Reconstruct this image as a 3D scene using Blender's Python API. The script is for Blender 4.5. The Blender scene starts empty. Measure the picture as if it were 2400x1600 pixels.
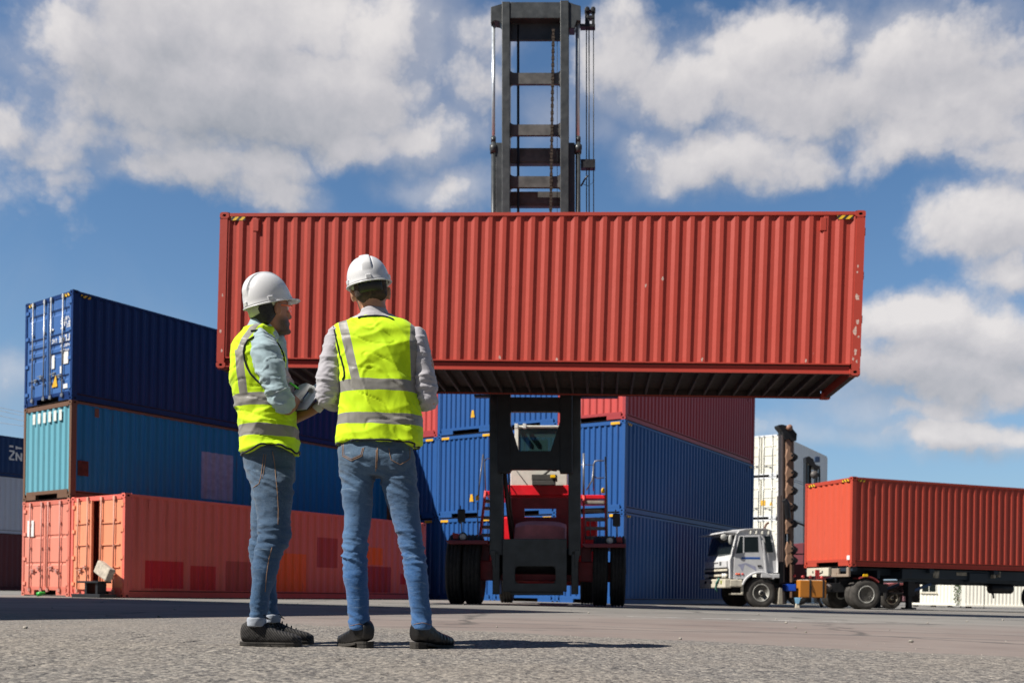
import bpy, bmesh, math, random
import numpy as np
from mathutils import Vector, Matrix, noise as mnoise
random.seed(7)
D = bpy.data
SC = bpy.context.scene
COL = SC.collection
R = math.radians

# ------------------------------------------------------------------ camera
ROLL = R(0.85)
CAM_H = 0.27
FPX = 2265.0                     # focal length in photo pixels (2400 wide)
cam = D.cameras.new('camera')
cam.sensor_width = 36.0
cam.lens = FPX / 2400.0 * 36.0
cam.shift_y = (1388.5 - 800.0) / 2400.0
cam.clip_start = 0.05
cam.clip_end = 6000
cam.dof.use_dof = True
cam.dof.focus_distance = 4.9
cam.dof.aperture_fstop = 4.5
camo = D.objects.new('camera', cam)
COL.objects.link(camo)
_cr, _sr = math.cos(ROLL), math.sin(ROLL)
camo.matrix_world = Matrix(((_cr, -_sr, 0, 0), (0, 0, -1, 0), (_sr, _cr, 0, CAM_H), (0, 0, 0, 1)))
SC.camera = camo

def at(px, py, Y):
    """photo pixel seen at depth Y metres -> (X, Z)"""
    a, b = (px - 1200.0) / FPX * Y, (1388.5 - py) / FPX * Y
    return (a * _cr - b * _sr, CAM_H + a * _sr + b * _cr)

# ------------------------------------------------------------------ light, sky, exposure
SUN_EL, SUN_BACK = R(47), R(26.5)          # sun stands left of the camera and a little behind it
sun_dir = Vector((-math.cos(SUN_BACK) * math.cos(SUN_EL), -math.sin(SUN_BACK) * math.cos(SUN_EL), math.sin(SUN_EL)))
sl = D.lights.new('sun', 'SUN')
sl.energy = 5.0
sl.angle = R(0.53)
sl.color = (1.0, 0.95, 0.87)
so = D.objects.new('sun', sl)
COL.objects.link(so)
so.rotation_euler = sun_dir.to_track_quat('Z', 'Y').to_euler()
so.location = (-30, -20, 40)
SC.view_settings.view_transform = 'Standard'
SC.view_settings.look = 'None'
SC.view_settings.exposure = 0.55
SC.view_settings.gamma = 1.0
SC.view_settings.use_curve_mapping = False
SC.cycles.max_bounces = 6
SC.cycles.use_denoising = True

def build_world():
    w = D.worlds.new('World')
    SC.world = w
    w.use_nodes = True
    nt = w.node_tree
    N, L = nt.nodes, nt.links
    N.clear()
    def nd(t, **k):
        n = N.new(t)
        for a, b in k.items(): setattr(n, a, b)
        return n
    def m(op, a, b=None, c=None, clamp=False):
        n = nd('ShaderNodeMath', operation=op, use_clamp=clamp)
        for i, v in enumerate((a, b, c)):
            if v is None: continue
            if isinstance(v, (int, float)): n.inputs[i].default_value = v
            else: L.new(v, n.inputs[i])
        return n.outputs[0]
    def vm(op, a, b=None, out=0):
        n = nd('ShaderNodeVectorMath', operation=op)
        for i, v in enumerate((a, b)):
            if v is None: continue
            if isinstance(v, (tuple, list)): n.inputs[i].default_value = v
            else: L.new(v, n.inputs[i])
        return n.outputs[out]
    sky = nd('ShaderNodeTexSky', sky_type='NISHITA', sun_disc=False)
    sky.sun_elevation = SUN_EL
    sky.sun_rotation = math.atan2(sun_dir.x, sun_dir.y)
    sky.altitude = 0
    sky.air_density = 1.0
    sky.dust_density = 0.3
    sky.ozone_density = 1.5
    tc = nd('ShaderNodeTexCoord')
    d = tc.outputs['Generated']
    # stereographic sky map centred on +Y
    sp = nd('ShaderNodeSeparateXYZ'); L.new(d, sp.inputs[0])
    den = m('MAXIMUM', m('ADD', sp.outputs[1], 1.0), 0.02)
    u = m('DIVIDE', m('MULTIPLY', sp.outputs[0], 2.0), den)
    v = m('DIVIDE', m('MULTIPLY', sp.outputs[2], 2.0), den)
    cb = nd('ShaderNodeCombineXYZ'); L.new(u, cb.inputs[0]); L.new(v, cb.inputs[1])
    base = cb.outputs[0]
    def to_uv(px, py):
        x, y, z = (px - 1200) / FPX, 1.0, (1388.5 - py) / FPX
        l = math.sqrt(x * x + 1 + z * z); x, y, z = x / l, y / l, z / l
        return (2 * x / (1 + y), 2 * z / (1 + y), 0)
    BL = CLOUDS
    def density(p):
        # domain warp for ragged outlines
        nz = nd('ShaderNodeTexNoise'); nz.inputs['Scale'].default_value = 9.0; nz.inputs['Detail'].default_value = 6
        nz.inputs['Roughness'].default_value = .6
        L.new(p, nz.inputs['Vector'])
        wv = vm('SUBTRACT', nz.outputs['Color'], (.5, .5, .5))
        q = vm('ADD', p, vm('MULTIPLY', wv, (.10, .085, 0)))
        tot = None
        for (px, py, rx, ry, wt) in BL:
            c = to_uv(px, py)
            dv = vm('MULTIPLY', vm('SUBTRACT', q, c), (FPX / rx, FPX / ry, 0))
            ln = vm('LENGTH', dv, out=1)
            g = m('MULTIPLY', m('POWER', 2.0, m('MULTIPLY', m('MULTIPLY', ln, ln), -1.0)), wt)
            tot = g if tot is None else m('SMOOTH_MAX', tot, g, .12)
        # cauliflower billows
        vo = nd('ShaderNodeTexVoronoi', feature='F1'); vo.inputs['Scale'].default_value = 11.0; vo.inputs['Detail'].default_value = 4.0
        vo.inputs['Roughness'].default_value = .55; vo.inputs['Lacunarity'].default_value = 2.3
        L.new(vm('ADD', p, vm('MULTIPLY', wv, (.05, .05, 0))), vo.inputs['Vector'])
        f = nd('ShaderNodeTexNoise'); f.inputs['Scale'].default_value = 5.0; f.inputs['Detail'].default_value = 12
        f.inputs['Roughness'].default_value = .6
        L.new(p, f.inputs['Vector'])
        n = m('ADD', m('MULTIPLY', m('SUBTRACT', .42, vo.outputs['Distance']), .34), m('MULTIPLY', m('SUBTRACT', f.outputs[0], .5), 1.15))
        return tot, m('ADD', tot, n)
    low, dn = density(base)
    off = vm('ADD', base, (-.014, .020, 0))
    low2, dn2 = density(off)
    def ss(x, a, b):
        n = nd('ShaderNodeMapRange', interpolation_type='SMOOTHSTEP')
        L.new(x, n.inputs[0]); n.inputs[1].default_value = a; n.inputs[2].default_value = b
        return n.outputs[0]
    mask = ss(dn, .03, .52)
    vn = nd('ShaderNodeTexNoise'); vn.inputs['Scale'].default_value = 3.6; vn.inputs['Detail'].default_value = 7; vn.inputs['Roughness'].default_value = .55; vn.inputs['Distortion'].default_value = .6
    L.new(base, vn.inputs['Vector'])
    veil = m('MULTIPLY', ss(m('ADD', low, m('MULTIPLY', m('SUBTRACT', vn.outputs[0], .5), 1.3)), .15, .75), .55)
    mask = m('MAXIMUM', mask, veil)
    shade = None
    for (px, py, rx, ry, wt) in SHADES:
        dv = vm('MULTIPLY', vm('SUBTRACT', base, to_uv(px, py)), (FPX / rx, FPX / ry, 0))
        ln = vm('LENGTH', dv, out=1)
        g = m('MULTIPLY', m('POWER', 2.0, m('MULTIPLY', m('MULTIPLY', ln, ln), -1.0)), wt)
        shade = g if shade is None else m('ADD', shade, g)
    lowf = nd('ShaderNodeTexNoise'); lowf.inputs['Scale'].default_value = 4.5; lowf.inputs['Detail'].default_value = 4; L.new(base, lowf.inputs['Vector'])
    lit = m('ADD', m('MULTIPLY', m('SUBTRACT', dn, dn2), .75), .56)
    lit = m('ADD', lit, m('MULTIPLY', m('SUBTRACT', lowf.outputs[0], .5), .5))
    lit = m('ADD', lit, shade, clamp=True)
    ramp = nd('ShaderNodeValToRGB')
    e = ramp.color_ramp.elements
    e[0].position, e[0].color = 0.0, (.25, .262, .29, 1)
    e[1].position, e[1].color = 1.0, (.56, .535, .525, 1)
    e2 = e.new(.5); e2.color = (.40, .39, .405, 1)
    L.new(lit, ramp.inputs[0])
    # finer mottling inside the cloud
    bg1 = nd('ShaderNodeBackground'); el = m('MAXIMUM', sp.outputs[2], 0.0)
    tint = nd('ShaderNodeMix', data_type='RGBA', blend_type='MULTIPLY'); tint.inputs[0].default_value = 1.0
    L.new(sky.outputs[0], tint.inputs[6]); tint.inputs[7].default_value = (.68, 1.06, 1.34, 1)
    hz = nd('ShaderNodeMix', data_type='RGBA')
    L.new(m('POWER', 2.0, m('MULTIPLY', el, -9.0)), hz.inputs[0]); L.new(tint.outputs[2], hz.inputs[6]); hz.inputs[7].default_value = tuple(c / SKY_STRENGTH for c in (.27, .355, .44)) + (1,)
    # sky behind the camera is dimmed on purpose, to weaken fill on shaded faces
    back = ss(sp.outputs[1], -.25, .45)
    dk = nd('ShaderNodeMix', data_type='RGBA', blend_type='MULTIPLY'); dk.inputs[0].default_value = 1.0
    fac = m('ADD', m('MULTIPLY', back, 1 - SKY_BACK_DIM), SKY_BACK_DIM)
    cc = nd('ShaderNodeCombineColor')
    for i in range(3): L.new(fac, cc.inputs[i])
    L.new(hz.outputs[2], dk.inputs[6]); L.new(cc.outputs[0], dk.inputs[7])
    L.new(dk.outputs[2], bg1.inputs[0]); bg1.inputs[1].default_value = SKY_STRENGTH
    bg2 = nd('ShaderNodeBackground'); L.new(ramp.outputs[0], bg2.inputs[0]); bg2.inputs[1].default_value = 1.0
    mx = nd('ShaderNodeMixShader')
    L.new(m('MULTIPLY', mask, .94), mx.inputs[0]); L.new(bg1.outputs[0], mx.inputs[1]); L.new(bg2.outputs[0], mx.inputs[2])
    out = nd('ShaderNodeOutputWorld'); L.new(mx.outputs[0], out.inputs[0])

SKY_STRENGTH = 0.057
SKY_BACK_DIM = 0.30
# cloud banks in the sky: where (photo-direction), how wide, how tall, how dense
CLOUDS = [(140, 110, 80, 66, .9), (330, 60, 190, 110, .9), (600, 40, 260, 110, .95), (850, 70, 170, 110, .85), (420, 220, 330, 110, 1.0), (760, 220, 210, 120, .95), (970, 320, 140, 62, .9), (850, 330, 150, 60, .8),
          (330, 330, 280, 75, .75), (590, 410, 150, 60, .8), (650, 455, 110, 42, .85), (400, 400, 220, 55, .8), (20, 290, 70, 50, .7), (120, 350, 130, 50, .55), (160, 430, 60, 35, .5), (150, 475, 30, 35, .35),
          (1030, 440, 140, 45, .72), (960, 395, 90, 30, .4), (1080, 190, 90, 120, .62), (1120, 90, 120, 60, .6), (600, -80, 400, 70, .7),
          (1800, 100, 230, 75, .9), (1640, 190, 280, 90, .9), (1950, 200, 250, 90, .9), (2150, 110, 200, 90, .9), (2260, 220, 210, 110, .95), (1640, 360, 200, 75, .95), (1850, 365, 110, 50, .8), (1930, 420, 50, 25, .4),
          (2130, 310, 170, 65, .85), (2330, 340, 120, 50, .7), (1450, 150, 120, 100, .78), (1400, 300, 70, 80, .5), (1480, 345, 60, 30, .6), (1500, 400, 60, 30, .4), (1700, 15, 200, 25, .45), (1420, 40, 120, 40, .5),
          (2320, 500, 160, 68, .9), (2370, 610, 95, 50, .75), (2160, 470, 60, 30, .4),
          (2130, 760, 170, 60, .9), (2300, 770, 150, 70, .9), (2240, 850, 260, 80, .95), (2080, 870, 150, 60, .8), (2130, 950, 220, 45, .66), (2270, 1010, 190, 46, .85), (2060, 1010, 200, 40, .55), (1850, 1010, 200, 45, .5),
          (20, 900, 90, 60, .5), (1270, 280, 110, 90, .5), (-450, 250, 300, 170, .9), (2750, 350, 300, 200, .9), (2850, 850, 300, 100, .8), (-400, 900, 300, 80, .7)]
# thick grey bellies (-) and bright sunlit heads (+) of the clouds
SHADES = [(440, 230, 300, 110, -.24), (620, 300, 250, 70, -.14), (820, 60, 130, 80, .38), (120, 100, 70, 60, .22), (960, 330, 130, 60, .18), (300, 420, 300, 60, -.15),
          (1980, 240, 250, 60, -.15), (1680, 130, 260, 60, .12), (2200, 290, 120, 40, .15), (1750, 330, 130, 50, .10), (2250, 740, 160, 30, .25), (2260, 860, 200, 30, -.18), (2270, 1000, 120, 30, .15), (2100, 900, 150, 50, -.18)]
build_world()

# ------------------------------------------------------------------ helpers
def link(o, parent=None):
    COL.objects.link(o)
    if parent is not None: o.parent = parent
    return o

def tag(o, label=None, cat=None, group=None, kind=None):
    if label: o['label'] = label
    if cat: o['category'] = cat
    if group: o['group'] = group
    if kind: o['kind'] = kind
    return o

def thing(name, label, cat, loc=(0, 0, 0), rotz=0.0, group=None):
    o = D.objects.new(name, None)
    o.empty_display_size = .2
    COL.objects.link(o)
    o.location = loc
    o.rotation_euler = (0, 0, rotz)
    return tag(o, label, cat, group)

def dup(o, parent=None):
    c = o.copy(); COL.objects.link(c)
    if parent is not None: c.parent = parent
    for ch in o.children: dup(ch, c)
    return c

class MB:
    def __init__(s): s.v, s.f, s.m, s.s = [], [], [], []; s.mi = 0; s.sm = False
    def add(s, vs, fs):
        n = len(s.v)
        s.v.extend([tuple(p) for p in vs])
        for f in fs:
            s.f.append(tuple(i + n for i in f)); s.m.append(s.mi); s.s.append(s.sm)
        return s
    def box(s, x0, x1, y0, y1, z0, z1, M=None):
        vs = [(x, y, z) for x in (x0, x1) for y in (y0, y1) for z in (z0, z1)]
        if M is not None: vs = [tuple(M @ Vector(p)) for p in vs]
        return s.add(vs, [(0, 1, 3, 2), (4, 6, 7, 5), (0, 4, 5, 1), (2, 3, 7, 6), (0, 2, 6, 4), (1, 5, 7, 3)])
    def cbox(s, c, d, M=None):
        return s.box(c[0]-d[0]/2, c[0]+d[0]/2, c[1]-d[1]/2, c[1]+d[1]/2, c[2]-d[2]/2, c[2]+d[2]/2, M)
    def beam(s, p0, p1, w, h, up=(0, 0, 1)):
        p0, p1 = Vector(p0), Vector(p1)
        d = (p1 - p0).normalized(); u = Vector(up)
        x = d.cross(u)
        if x.length < 1e-4: x = d.cross(Vector((0, 1, 0)))
        x.normalize(); u = x.cross(d)
        vs = []
        for p in (p0, p1):
            for a, b in ((-1, -1), (1, -1), (1, 1), (-1, 1)): vs.append(p + x * (a * w / 2) + u * (b * h / 2))
        return s.add(vs, [(0, 1, 2, 3), (7, 6, 5, 4), (0, 4, 5, 1), (1, 5, 6, 2), (2, 6, 7, 3), (3, 7, 4, 0)])
    def prism(s, poly, axis, a, b):
        """poly 2-D outline extruded along axis ('x','y','z') from a to b"""
        n = len(poly)
        def P(p, t):
            return {'x': (t, p[0], p[1]), 'y': (p[0], t, p[1]), 'z': (p[0], p[1], t)}[axis]
        vs = [P(p, a) for p in poly] + [P(p, b) for p in poly]
        fs = [tuple(range(n))[::-1], tuple(range(n, 2 * n))]
        fs += [(i, (i + 1) % n, n + (i + 1) % n, n + i) for i in range(n)]
        return s.add(vs, fs)
    def tube(s, pts, r, n=10, caps=True, closed=False):
        pts = [Vector(p) for p in pts]
        rs = r if isinstance(r, (list, tuple)) else [r] * len(pts)
        vs, fs = [], []
        prev = None
        for i, p in enumerate(pts):
            if closed: d = pts[(i + 1) % len(pts)] - pts[i - 1]
            else: d = pts[min(i + 1, len(pts) - 1)] - pts[max(i - 1, 0)]
            d.normalize()
            if prev is None:
                a = Vector((0, 0, 1)) if abs(d.z) < .9 else Vector((1, 0, 0))
                x = d.cross(a).normalized()
            else:
                x = (prev - d * prev.dot(d)).normalized()
            prev = x; y = d.cross(x)
            for k in range(n):
                t = 2 * math.pi * k / n
                vs.append(p + (x * math.cos(t) + y * math.sin(t)) * rs[i])
        m_ = len(pts)
        for i in range(m_ if closed else m_ - 1):
            j = (i + 1) % m_
            for k in range(n):
                fs.append((i*n + k, i*n + (k+1) % n, j*n + (k+1) % n, j*n + k))
        if caps and not closed: fs += [tuple(range(n))[::-1], tuple(range((m_-1)*n, m_*n))]
        o = s.sm; s.sm = True; s.add(vs, fs); s.sm = o
        return s
    def loft(s, rings, caps=True, smooth=True):
        n = len(rings[0]); vs = [p for r in rings for p in r]; fs = []
        for i in range(len(rings) - 1):
            for k in range(n):
                fs.append((i*n + k, i*n + (k+1) % n, (i+1)*n + (k+1) % n, (i+1)*n + k))
        if caps: fs += [tuple(range(n))[::-1], tuple(range((len(rings)-1)*n, len(rings)*n))]
        o = s.sm; s.sm = smooth; s.add(vs, fs); s.sm = o
        return s
    def lathe(s, prof, c, axis='x', n=32, smooth=True):
        """prof: (t along axis, radius)"""
        rings = []
        for t, r in prof:
            ring = []
            for k in range(n):
                a = 2 * math.pi * k / n
                p = {'x': (t, r*math.cos(a), r*math.sin(a)), 'y': (r*math.sin(a), t, r*math.cos(a)), 'z': (r*math.cos(a), r*math.sin(a), t)}[axis]
                ring.append((p[0]+c[0], p[1]+c[1], p[2]+c[2]))
            rings.append(ring)
        return s.loft(rings, smooth=smooth)
    def ell(s, c, r, M=None, nu=20, nv=12):
        rings = []
        for j in range(nv + 1):
            t = math.pi * (j + (.02 if j == 0 else -.02 if j == nv else 0)) / nv
            ring = []
            for k in range(nu):
                a = 2 * math.pi * k / nu
                p = Vector((r[0]*math.sin(t)*math.cos(a), r[1]*math.sin(t)*math.sin(a), -r[2]*math.cos(t)))
                if M is not None: p = M @ p
                ring.append((p[0]+c[0], p[1]+c[1], p[2]+c[2]))
            rings.append(ring)
        return s.loft(rings)
    def mesh(s, name='mesh'):
        me = D.meshes.new(name)
        me.from_pydata(s.v, [], s.f)
        me.polygons.foreach_set('material_index', s.m)
        me.polygons.foreach_set('use_smooth', s.s)
        me.update()
        return me
    def build(s, name, mats, parent=None, bevel=0.0, seg=2, label=None):
        me = s.mesh(name)
        if not isinstance(mats, (list, tuple)): mats = [mats]
        for x in mats: me.materials.append(x)
        bm = bmesh.new(); bm.from_mesh(me)
        bmesh.ops.recalc_face_normals(bm, faces=bm.faces)
        bm.to_mesh(me); bm.free()
        o = D.objects.new(name, me)
        if bevel > 0:
            b = o.modifiers.new('bevel', 'BEVEL'); b.width = bevel; b.segments = seg; b.limit_method = 'ANGLE'; b.angle_limit = R(40)
            b.harden_normals = False
        link(o, parent)
        if label: o['label'] = label
        return o

# ------------------------------------------------------------------ materials
class NT:
    def __init__(s, name):
        s.mat = D.materials.new(name); s.mat.use_nodes = True
        s.nt = s.mat.node_tree; s.N, s.L = s.nt.nodes, s.nt.links
        s.N.clear()
        s.out = s.N.new('ShaderNodeOutputMaterial')
        s.b = s.N.new('ShaderNodeBsdfPrincipled')
        s.L.new(s.b.outputs[0], s.out.inputs[0])
        s.tc = s.N.new('ShaderNodeTexCoord')
        s.obj = s.tc.outputs['Object']
    def set(s, k, v):
        if isinstance(v, (int, float)): s.b.inputs[k].default_value = v
        elif isinstance(v, (tuple, list)): s.b.inputs[k].default_value = (*v[:3], 1)
        else: s.L.new(v, s.b.inputs[k])
    def mapped(s, scale, vec=None):
        n = s.N.new('ShaderNodeMapping'); n.inputs['Scale'].default_value = scale
        s.L.new(vec or s.obj, n.inputs[0]); return n.outputs[0]
    def noise(s, scale, detail=4, rough=.55, vec=None, dist=0):
        n = s.N.new('ShaderNodeTexNoise')
        n.inputs['Scale'].default_value = scale; n.inputs['Detail'].default_value = detail
        n.inputs['Roughness'].default_value = rough; n.inputs['Distortion'].default_value = dist
        s.L.new(vec or s.obj, n.inputs['Vector']); return n.outputs[0]
    def voronoi(s, scale, vec=None, out='Distance', feature='F1', rnd=1.0):
        n = s.N.new('ShaderNodeTexVoronoi'); n.feature = feature
        n.inputs['Scale'].default_value = scale; n.inputs['Randomness'].default_value = rnd
        s.L.new(vec or s.obj, n.inputs['Vector']); return n.outputs[out]
    def math(s, op, a, b=None, c=None, clamp=False):
        n = s.N.new('ShaderNodeMath'); n.operation = op; n.use_clamp = clamp
        for i, v in enumerate((a, b, c)):
            if v is None: continue
            if isinstance(v, (int, float)): n.inputs[i].default_value = v
            else: s.L.new(v, n.inputs[i])
        return n.outputs[0]
    def rng(s, x, a, b, c=0, d=1):
        n = s.N.new('ShaderNodeMapRange'); n.clamp = True
        s.L.new(x, n.inputs[0])
        for i, v in enumerate((a, b, c, d)): n.inputs[i + 1].default_value = v
        return n.outputs[0]
    def mix(s, f, a, b, mode='MIX'):
        n = s.N.new('ShaderNodeMix'); n.data_type = 'RGBA'; n.blend_type = mode
        for i, v in ((0, f), (6, a), (7, b)):
            if isinstance(v, (int, float)): n.inputs[i].default_value = v
            elif isinstance(v, (tuple, list)): n.inputs[i].default_value = (*v[:3], 1)
            else: s.L.new(v, n.inputs[i])
        return n.outputs[2]
    def bump(s, h, strength=.3, dist=.01):
        n = s.N.new('ShaderNodeBump'); n.inputs['Strength'].default_value = strength; n.inputs['Distance'].default_value = dist
        s.L.new(h, n.inputs['Height']); s.L.new(n.outputs[0], s.b.inputs['Normal']); return n
    def sep(s, vec=None):
        n = s.N.new('ShaderNodeSeparateXYZ'); s.L.new(vec or s.obj, n.inputs[0]); return n.outputs

def plain(name, col, rough=.5, metal=0.0, var=.12, scale=6.0, bump=0.0, bscale=40.0, spec=.5):
    t = NT(name)
    n = t.noise(scale, 5, .6)
    lo = tuple(c * (1 - var * 1.6) for c in col); hi = tuple(min(1, c * (1 + var)) for c in col)
    t.set('Base Color', t.mix(t.rng(n, .3, .7), lo, hi))
    t.set('Metallic', metal)
    t.set('Roughness', t.rng(t.noise(scale * 2.3, 3), .3, .7, max(.02, rough - .08), min(1, rough + .08)))
    t.set('Specular IOR Level', spec)
    if bump: t.bump(t.noise(bscale, 4), bump, .004)
    return t.mat

RUST = (.10, .035, .016)
def paint(name, col, rough=.45, fade=.18, streak=.25, rust=.0, dirt=.15, rustcol=RUST, dirtcol=None):
    """painted container steel: sun-fade, rain streaks, rust patches, dust low down"""
    t = NT(name)
    if dirtcol is None: dirtcol = tuple(.5 * k + .025 for k in col)
    t.set('Specular IOR Level', .28)
    mxc = max(col)
    fadec = tuple(c * (1 - fade) + (.35 * mxc + .25 * c + .06) * fade for c in col)
    dark = tuple(c * .84 for c in col)
    c = t.mix(t.rng(t.noise(.45, 3), .3, .75), col, fadec)
    st = t.noise(1.0, 5, .6, vec=t.mapped((7, 7, .35)))
    c = t.mix(t.math('MULTIPLY', t.rng(st, .45, .75), streak), c, dark)
    c = t.mix(t.math('MULTIPLY', t.rng(t.noise(2.2, 6, .7), .5, .75), dirt), c, dirtcol)
    # scuffs down to primer and thin rust runs
    c = t.mix(t.math('MULTIPLY', t.rng(t.noise(9, 6, .75), .68, .71), .45), c, tuple(.12 + .9 * k for k in col))
    run = t.noise(1.0, 5, .7, vec=t.mapped((16, 16, .8)))
    c = t.mix(t.math('MULTIPLY', t.rng(run, .62, .72), .35 + rust * .4), c, rustcol)
    if rust > 0:
        r1 = t.noise(2.6, 7, .68, dist=.4)
        r2 = t.noise(1.0, 6, .65, vec=t.mapped((9, 9, .5)))
        r = t.math('ADD', t.math('MULTIPLY', r1, .55), t.math('MULTIPLY', r2, .45))
        th = .70 - .20 * rust
        rm = t.rng(r, th, th + .06)
        c = t.mix(t.math('MULTIPLY', rm, .9), c, rustcol)
        t.set('Roughness', t.math('ADD', t.math('MULTIPLY', rm, .35), rough, clamp=True))
    else:
        t.set('Roughness', t.rng(t.noise(3, 4), .3, .7, rough - .07, rough + .12))
    t.set('Base Color', c)
    # dents and ripples of thin sheet
    t.bump(t.noise(2.3, 3), .25, .02)
    return t.mat
# ------------------------------------------------------------------ ground
def ground_material(relief=False):
    t = NT('yard_surface_coarse' if relief else 'yard_surface')
    sp = t.sep()
    x, y = sp[0], sp[1]
    # --- coarse worn asphalt: stones in a grey binder
    v1 = t.N.new('ShaderNodeTexVoronoi'); v1.inputs['Scale'].default_value = 40
    v2 = t.N.new('ShaderNodeTexVoronoi'); v2.inputs['Scale'].default_value = 95
    for v in (v1, v2): t.L.new(t.obj, v.inputs['Vector'])
    def lum(c):
        n = t.N.new('ShaderNodeSeparateColor'); t.L.new(c, n.inputs[0]); return n.outputs
    c1 = lum(v1.outputs['Color']); c2 = lum(v2.outputs['Color'])
    r = t.N.new('ShaderNodeValToRGB'); e = r.color_ramp.elements
    e[0].position, e[0].color = 0.0, (.05, .05, .055, 1)
    e[1].position, e[1].color = 1.0, (.58, .53, .46, 1)
    for p, c in ((.18, (.12, .115, .11)), (.45, (.24, .225, .205)), (.7, (.32, .29, .255)), (.93, (.42, .385, .335))):
        k = e.new(p); k.color = (*c, 1)
    r.color_ramp.interpolation = 'CONSTANT'
    t.L.new(c1[0], r.inputs[0])
    r2 = t.mix(c2[1], (.14, .13, .125), (.36, .33, .295))
    binder = t.mix(t.rng(v1.outputs['Distance'], .45, .75), r.outputs[0], r2)
    binder = t.mix(t.rng(t.noise(55, 4), .35, .7), t.mix(.3, binder, (.10, .10, .10)), binder)
    lump = t.noise(22, 5, .7)
    binder = t.mix(t.math('MULTIPLY', t.rng(lump, .52, .64), .75), binder, (.055, .055, .06))
    binder = t.mix(t.math('MULTIPLY', t.rng(t.noise(30, 4, .7, vec=t.mapped((1, 1.3, 1))), .54, .66), .6), binder, (.46, .42, .36))
    big = t.noise(.55, 4, .6)
    coarse = t.mix(t.math('MULTIPLY', t.rng(big, .42, .70), .5), binder, (.32, .275, .225))
    stain = t.rng(t.noise(1.7, 5, .65, vec=t.mapped((.6, 1, 1))), .55, .75)
    coarse = t.mix(t.math('MULTIPLY', stain, .35), coarse, (.12, .12, .125))
    coarse = t.mix(.25, coarse, (.135, .115, .097))
    at_n = t.N.new('ShaderNodeAttribute'); at_n.attribute_name = 'tone'
    tone = at_n.outputs['Fac']
    if relief:
        coarse = t.mix(t.rng(tone, .05, .40, .9, 0), coarse, (.055, .052, .052))
        coarse = t.mix(t.rng(tone, .65, 1.0, 0, .6), coarse, (.42, .37, .31))
    # --- smoother pinkish concrete beyond
    s1 = t.mix(t.rng(t.noise(.7, 6, .6), .35, .7), (.185, .148, .132), (.255, .213, .188))
    s1 = t.mix(t.math('MULTIPLY', t.rng(t.noise(160, 2), .5, .75), .35), s1, (.20, .18, .165))
    s2 = t.mix(t.rng(t.noise(.25, 6, .65), .4, .65), (.17, .162, .15), (.255, .238, .215))
    smooth = t.mix(t.rng(t.math('ADD', y, t.math('MULTIPLY', t.math('SUBTRACT', t.noise(.35, 3), .5), 7)), 9.5, 13.5), s1, s2)
    # tyre-rubbed darker lanes and pale patches
    lane = t.noise(.5, 4, .6, vec=t.mapped((.18, 1.3, 1)))
    smooth = t.mix(t.math('MULTIPLY', t.rng(lane, .52, .72), .45), smooth, (.17, .16, .15))
    # remains of a painted line, oil drips, tyre tracks
    ln = t.math('LESS_THAN', t.math('ABSOLUTE', t.math('SUBTRACT', t.math('ADD', y, t.math('MULTIPLY', x, .10)), 12.7)), .10)
    ln = t.math('MULTIPLY', ln, t.math('MULTIPLY', t.rng(x, 1.2, 1.5), t.rng(x, 4.6, 4.2)))
    smooth = t.mix(t.math('MULTIPLY', ln, t.rng(t.noise(5, 5, .7), .42, .6)), smooth, (.50, .49, .46))
    oil = t.math('MULTIPLY', t.rng(t.noise(1.1, 5, .7), .60, .72), .6)
    smooth = t.mix(oil, smooth, (.07, .068, .066))
    for a, b_, w_ in ((8.6, .22, .14), (9.9, .22, .14), (16.5, -.08, .2), (18.4, -.08, .2)):
        d_ = t.math('ABSOLUTE', t.math('SUBTRACT', t.math('ADD', y, t.math('ADD', t.math('MULTIPLY', x, b_), t.math('MULTIPLY', t.math('SINE', t.math('MULTIPLY', x, .35)), .5))), a))
        smooth = t.mix(t.math('MULTIPLY', t.rng(d_, w_, w_ * .5), t.rng(t.noise(4, 5, .7), .35, .65, .15, .6)), smooth, (.085, .082, .08))
    crk = t.N.new('ShaderNodeTexVoronoi'); crk.feature = 'DISTANCE_TO_EDGE'; crk.inputs['Scale'].default_value = .22
    wv_ = t.N.new('ShaderNodeVectorMath'); wv_.operation = 'ADD'; t.L.new(t.obj, wv_.inputs[0])
    nz_ = t.N.new('ShaderNodeTexNoise'); nz_.inputs['Scale'].default_value = 1.2; nz_.inputs['Detail'].default_value = 6; t.L.new(t.obj, nz_.inputs['Vector']); t.L.new(nz_.outputs['Color'], wv_.inputs[1])
    t.L.new(wv_.outputs[0], crk.inputs['Vector'])
    smooth = t.mix(t.math('MULTIPLY', t.rng(crk.outputs['Distance'], .014, .004), .7), smooth, (.06, .058, .055))
    # --- where one meets the other
    wob = t.math('MULTIPLY', t.math('SUBTRACT', t.noise(1.3, 6, .65), .5), .8)
    bnd = t.math('ADD', t.math('ADD', t.math('MULTIPLY', x, .60), y), wob)
    f = t.rng(bnd, 6.45, 6.62)
    # a second strip of old coarse surfacing on the left
    left = t.math('MULTIPLY', t.rng(t.math('ADD', x, t.math('MULTIPLY', wob, 2.0)), -1.0, -2.6),
                  t.rng(t.noise(.8, 5, .6), .40, .5))
    f = t.math('MULTIPLY', f, t.math('SUBTRACT', 1.0, t.math('MULTIPLY', left, t.rng(y, 10, 8.0)), clamp=True))
    t.set('Base Color', t.mix(f, coarse, smooth))
    t.set('Roughness', .9); t.set('Specular IOR Level', .25)
    h = t.math('ADD', t.math('MULTIPLY', v1.outputs['Distance'], -1.0), t.math('MULTIPLY', v2.outputs['Distance'], -.35))
    h = t.math('ADD', h, t.math('MULTIPLY', t.noise(14, 4), .8))
    h = t.math('MULTIPLY', h, t.math('SUBTRACT', 1.0, t.math('MULTIPLY', f, .8)))
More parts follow.
